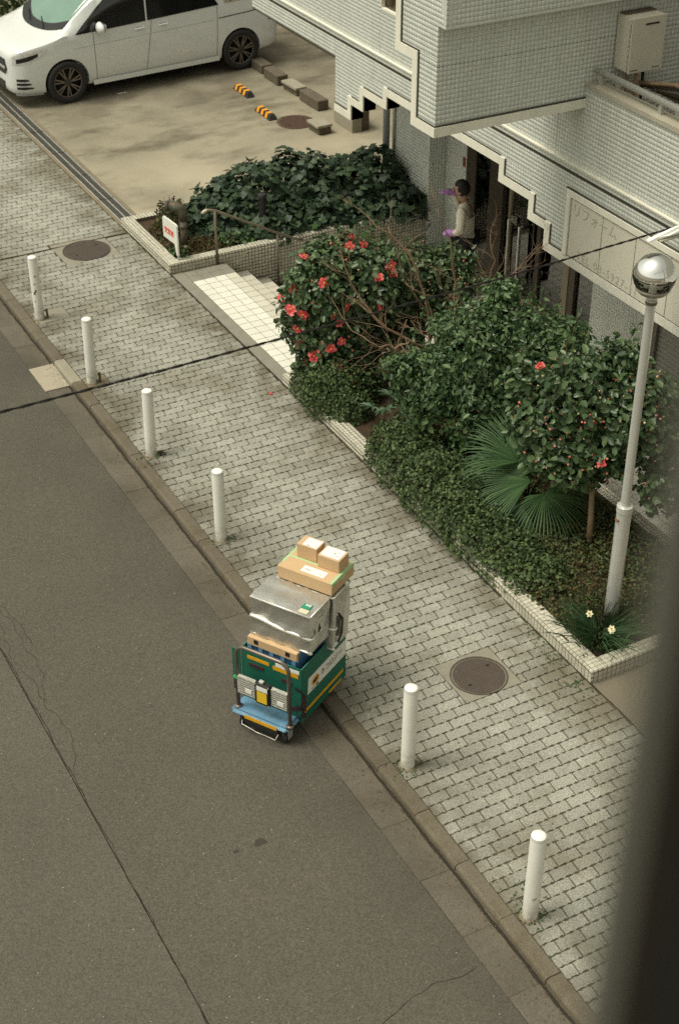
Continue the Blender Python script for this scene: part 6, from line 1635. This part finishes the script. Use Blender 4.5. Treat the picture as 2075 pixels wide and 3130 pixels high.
def hand(wrist, fwd, palm_n, curl):   # palm, four fingers, thumb
    w0, f, n = Vector(wrist), Vector(fwd).normalized(), Vector(palm_n); n = (n - f*n.dot(f)).normalized(); s = f.cross(n)
    vs = [w0 - f*.05, w0, w0 + f*.045, w0 + f*.085]; ed = [(0, 1), (1, 2), (2, 3)]; rd = [.056, .052, (.062, .05), (.058, .048)]
    for k, (off, L) in enumerate(((-.030, .062), (-.010, .072), (.011, .068), (.030, .052))):
        a = w0 + f*.085 + s*off; d1 = (f + n*curl*.6).normalized(); d2 = (f + n*curl*1.6).normalized()
        b = len(vs); vs += [a + f*.012, a + f*.012 + d1*L*.5, a + f*.012 + d1*L*.5 + d2*L*.5]; ed += [(3, b), (b, b+1), (b+1, b+2)]; rd += [.018, .017, .015]
    a = w0 + f*.03 - s*.030; b = len(vs); vs += [a - s*.018 + n*.015, a - s*.022 + n*.03 + f*.040]; ed += [(2, b), (b, b+1)]; rd += [.018, .015]
    skin('glove', vs, ed, rd, glov, pr, 1, 1)
hand(J['wl'], (.15, .95, -.1), (.5, 0, -.8), .8)
hand(J['wr'], (-.45, .85, .12), (-.2, 0, -.9), .5)
hz = thing('garden_hose', (9.3, 15.9, -.3), 'thin black hose curving from the gloved hand down behind the camellia', 'hose')
MB().tube([(9.72, 15.55, .50), (9.62, 15.62, .56), (9.45, 15.66, .50), (9.1, 15.6, .1), (8.9, 15.4, -.3), (8.9, 15.0, -.48)], .009, 6).build('hose', blackp, hz, smooth=True)
MB().tube([(9.70, 15.50, .48), (9.6, 15.45, .42), (9.5, 15.3, .1), (9.5, 15.2, -.48)], .009, 6).build('hose', blackp, hz, smooth=True)

# ------------------------------------------------------------------ overhead cable, street light, window frame
cb_ = thing('overhead_cable', (3.4, 6.3, 4.8), 'twisted black overhead cable slanting across the whole picture', 'cable')
A = np.array([(-9.0, 2.35, 6.75), (0.55, 5.40, 5.270), (1.307, 5.645, 5.155), (2.288, 5.946, 4.983), (3.402, 6.30, 4.794), (4.621, 6.618, 4.631), (6.623, 7.052, 4.452), (9.0, 7.5, 4.25)])
T_ = np.linspace(0, 1, 420); d_ = np.concatenate([[0], np.cumsum(np.linalg.norm(np.diff(A, axis=0), axis=1))]); d_ /= d_[-1]
C_ = np.stack([np.interp(T_, d_, A[:, k]) for k in range(3)], 1)
for k in range(12): C_[1:-1] = (C_[:-2] + 2*C_[1:-1] + C_[2:])/4
for ph in (0, PI):
    MB().tube([(x, y + (.0036)*math.cos(i*1.3 + ph), z + .0036*math.sin(i*1.3 + ph)) for i, (x, y, z) in enumerate(C_)], [.0043 + .0006*math.sin(i*.53 + ph) for i in range(len(C_))], 6).build('strand', mat('cable_black', (0.014, 0.012, 0.010), 0.6), cb_, smooth=True)

sl = thing('street_light', (6.3, 6.2, 4.9), 'long white street light housing reaching in at the right edge above the sign', 'street light')
p0, p1 = Vector((5.555, 6.470, 4.728)), Vector((7.05, 6.03, 5.02)); d = (p1 - p0).normalized(); sd = d.cross(Vector((0, 0, 1))).normalized(); u = sd.cross(d)
MB().obox((p0+p1)/2 + u*.018, d*(p1-p0).length/2, sd*.034, u*.022, top=.75).build('housing', M['whitecap'], sl, bevel=.016, seg=2)
MB().obox((p0+p1)/2 - u*.016 + d*.03, d*((p1-p0).length/2 - .05), sd*.028, u*.008).build('diffuser', mat('diffuser', (0.42, 0.40, 0.30), 0.3), sl, bevel=.006)
MB().tube([p1 - d*.1, p1 + d*.6 + u*.05], .03, 10).build('arm', M['galv'], sl, smooth=True)
MB().tube([(p1 + d*.6).xyz[:2] + (-.06,), (p1 + d*.6).xyz[:2] + (8.0,)] if False else [((p1+d*.6).x, (p1+d*.6).y, -.02), ((p1+d*.6).x, (p1+d*.6).y, 7.6)], .11, 16).build('pole', M['gutter_new'], sl, smooth=True)

# the frame of the open window the picture is taken from, a hand's breadth from the lens
wf = thing('window_frame', (0.20, 0.18, 8.5), 'dark metal window frame close to the camera, blurred along the right edge', 'window frame')
def az(deg, r): return (r*math.sin(math.radians(deg)), r*math.cos(math.radians(deg)))
def post(name, a0, a1, r0, r1, m):
    p = [az(a0, r0), az(a1, r0), az(a1, r1), az(a0, r1)]
    MB().prism(p, lambda x, y: (x, y, 7.6), lambda x, y: (x, y, 9.5)).build(name, m, wf)
post('edge_trim', 42.7, 44.3, .285, .33, mat('frame_grey', (0.155, 0.155, 0.128), 0.6))
post('sash', 44.3, 46.3, .28, .34, mat('frame_shaded_brown', (0.020, 0.015, 0.010), 0.8))
post('jamb', 46.3, 75.0, .26, .36, mat('frame_shaded_black', (0.004, 0.004, 0.003), 0.9))  # sash and jamb darkened in colour for the shade of the unbuilt room

# ------------------------------------------------------------------ words for the uncountable masses
STUFF = {'gravel_chips': ('pale stone chips showing in the dark asphalt of the road', 'stone chips'),
 'gutter_grit': ('dark grit gathered along the foot of the kerb', 'grit'), 'leaf_crumbs': ('brown leaf crumbs lying beside the long low planter', 'leaf litter'),
 'gum_specks': ('small dark specks trodden into the wavy paving', 'specks'), 'moss_weeds': ('moss and small weeds at the feet of the bollards and planter', 'weeds'),
 'ground_cover': ('olive green leaf cover under the lamp post and daffodils', 'ground cover'), 'ground_cover.001': ('dry brown leaves scattered under the shrubs of the long planter', 'dead leaves'),
 'ground_cover.002': ('grassy blades growing behind the olive ground cover near the lamp post', 'grass'), 'ground_cover.003': ('olive leaf cover in the front corner of the ivy planter', 'ground cover'),
 'ground_cover.004': ('dry brown leaves round the bronze standpipe', 'dead leaves'), 'ground_cover.005': ('green leaves at the foot of the white sign board', 'ground cover')}
for n_, (l_, c_) in STUFF.items():
    o_ = bpy.data.objects.get(n_)
    if o_ is not None: tag(o_, l_, c_)
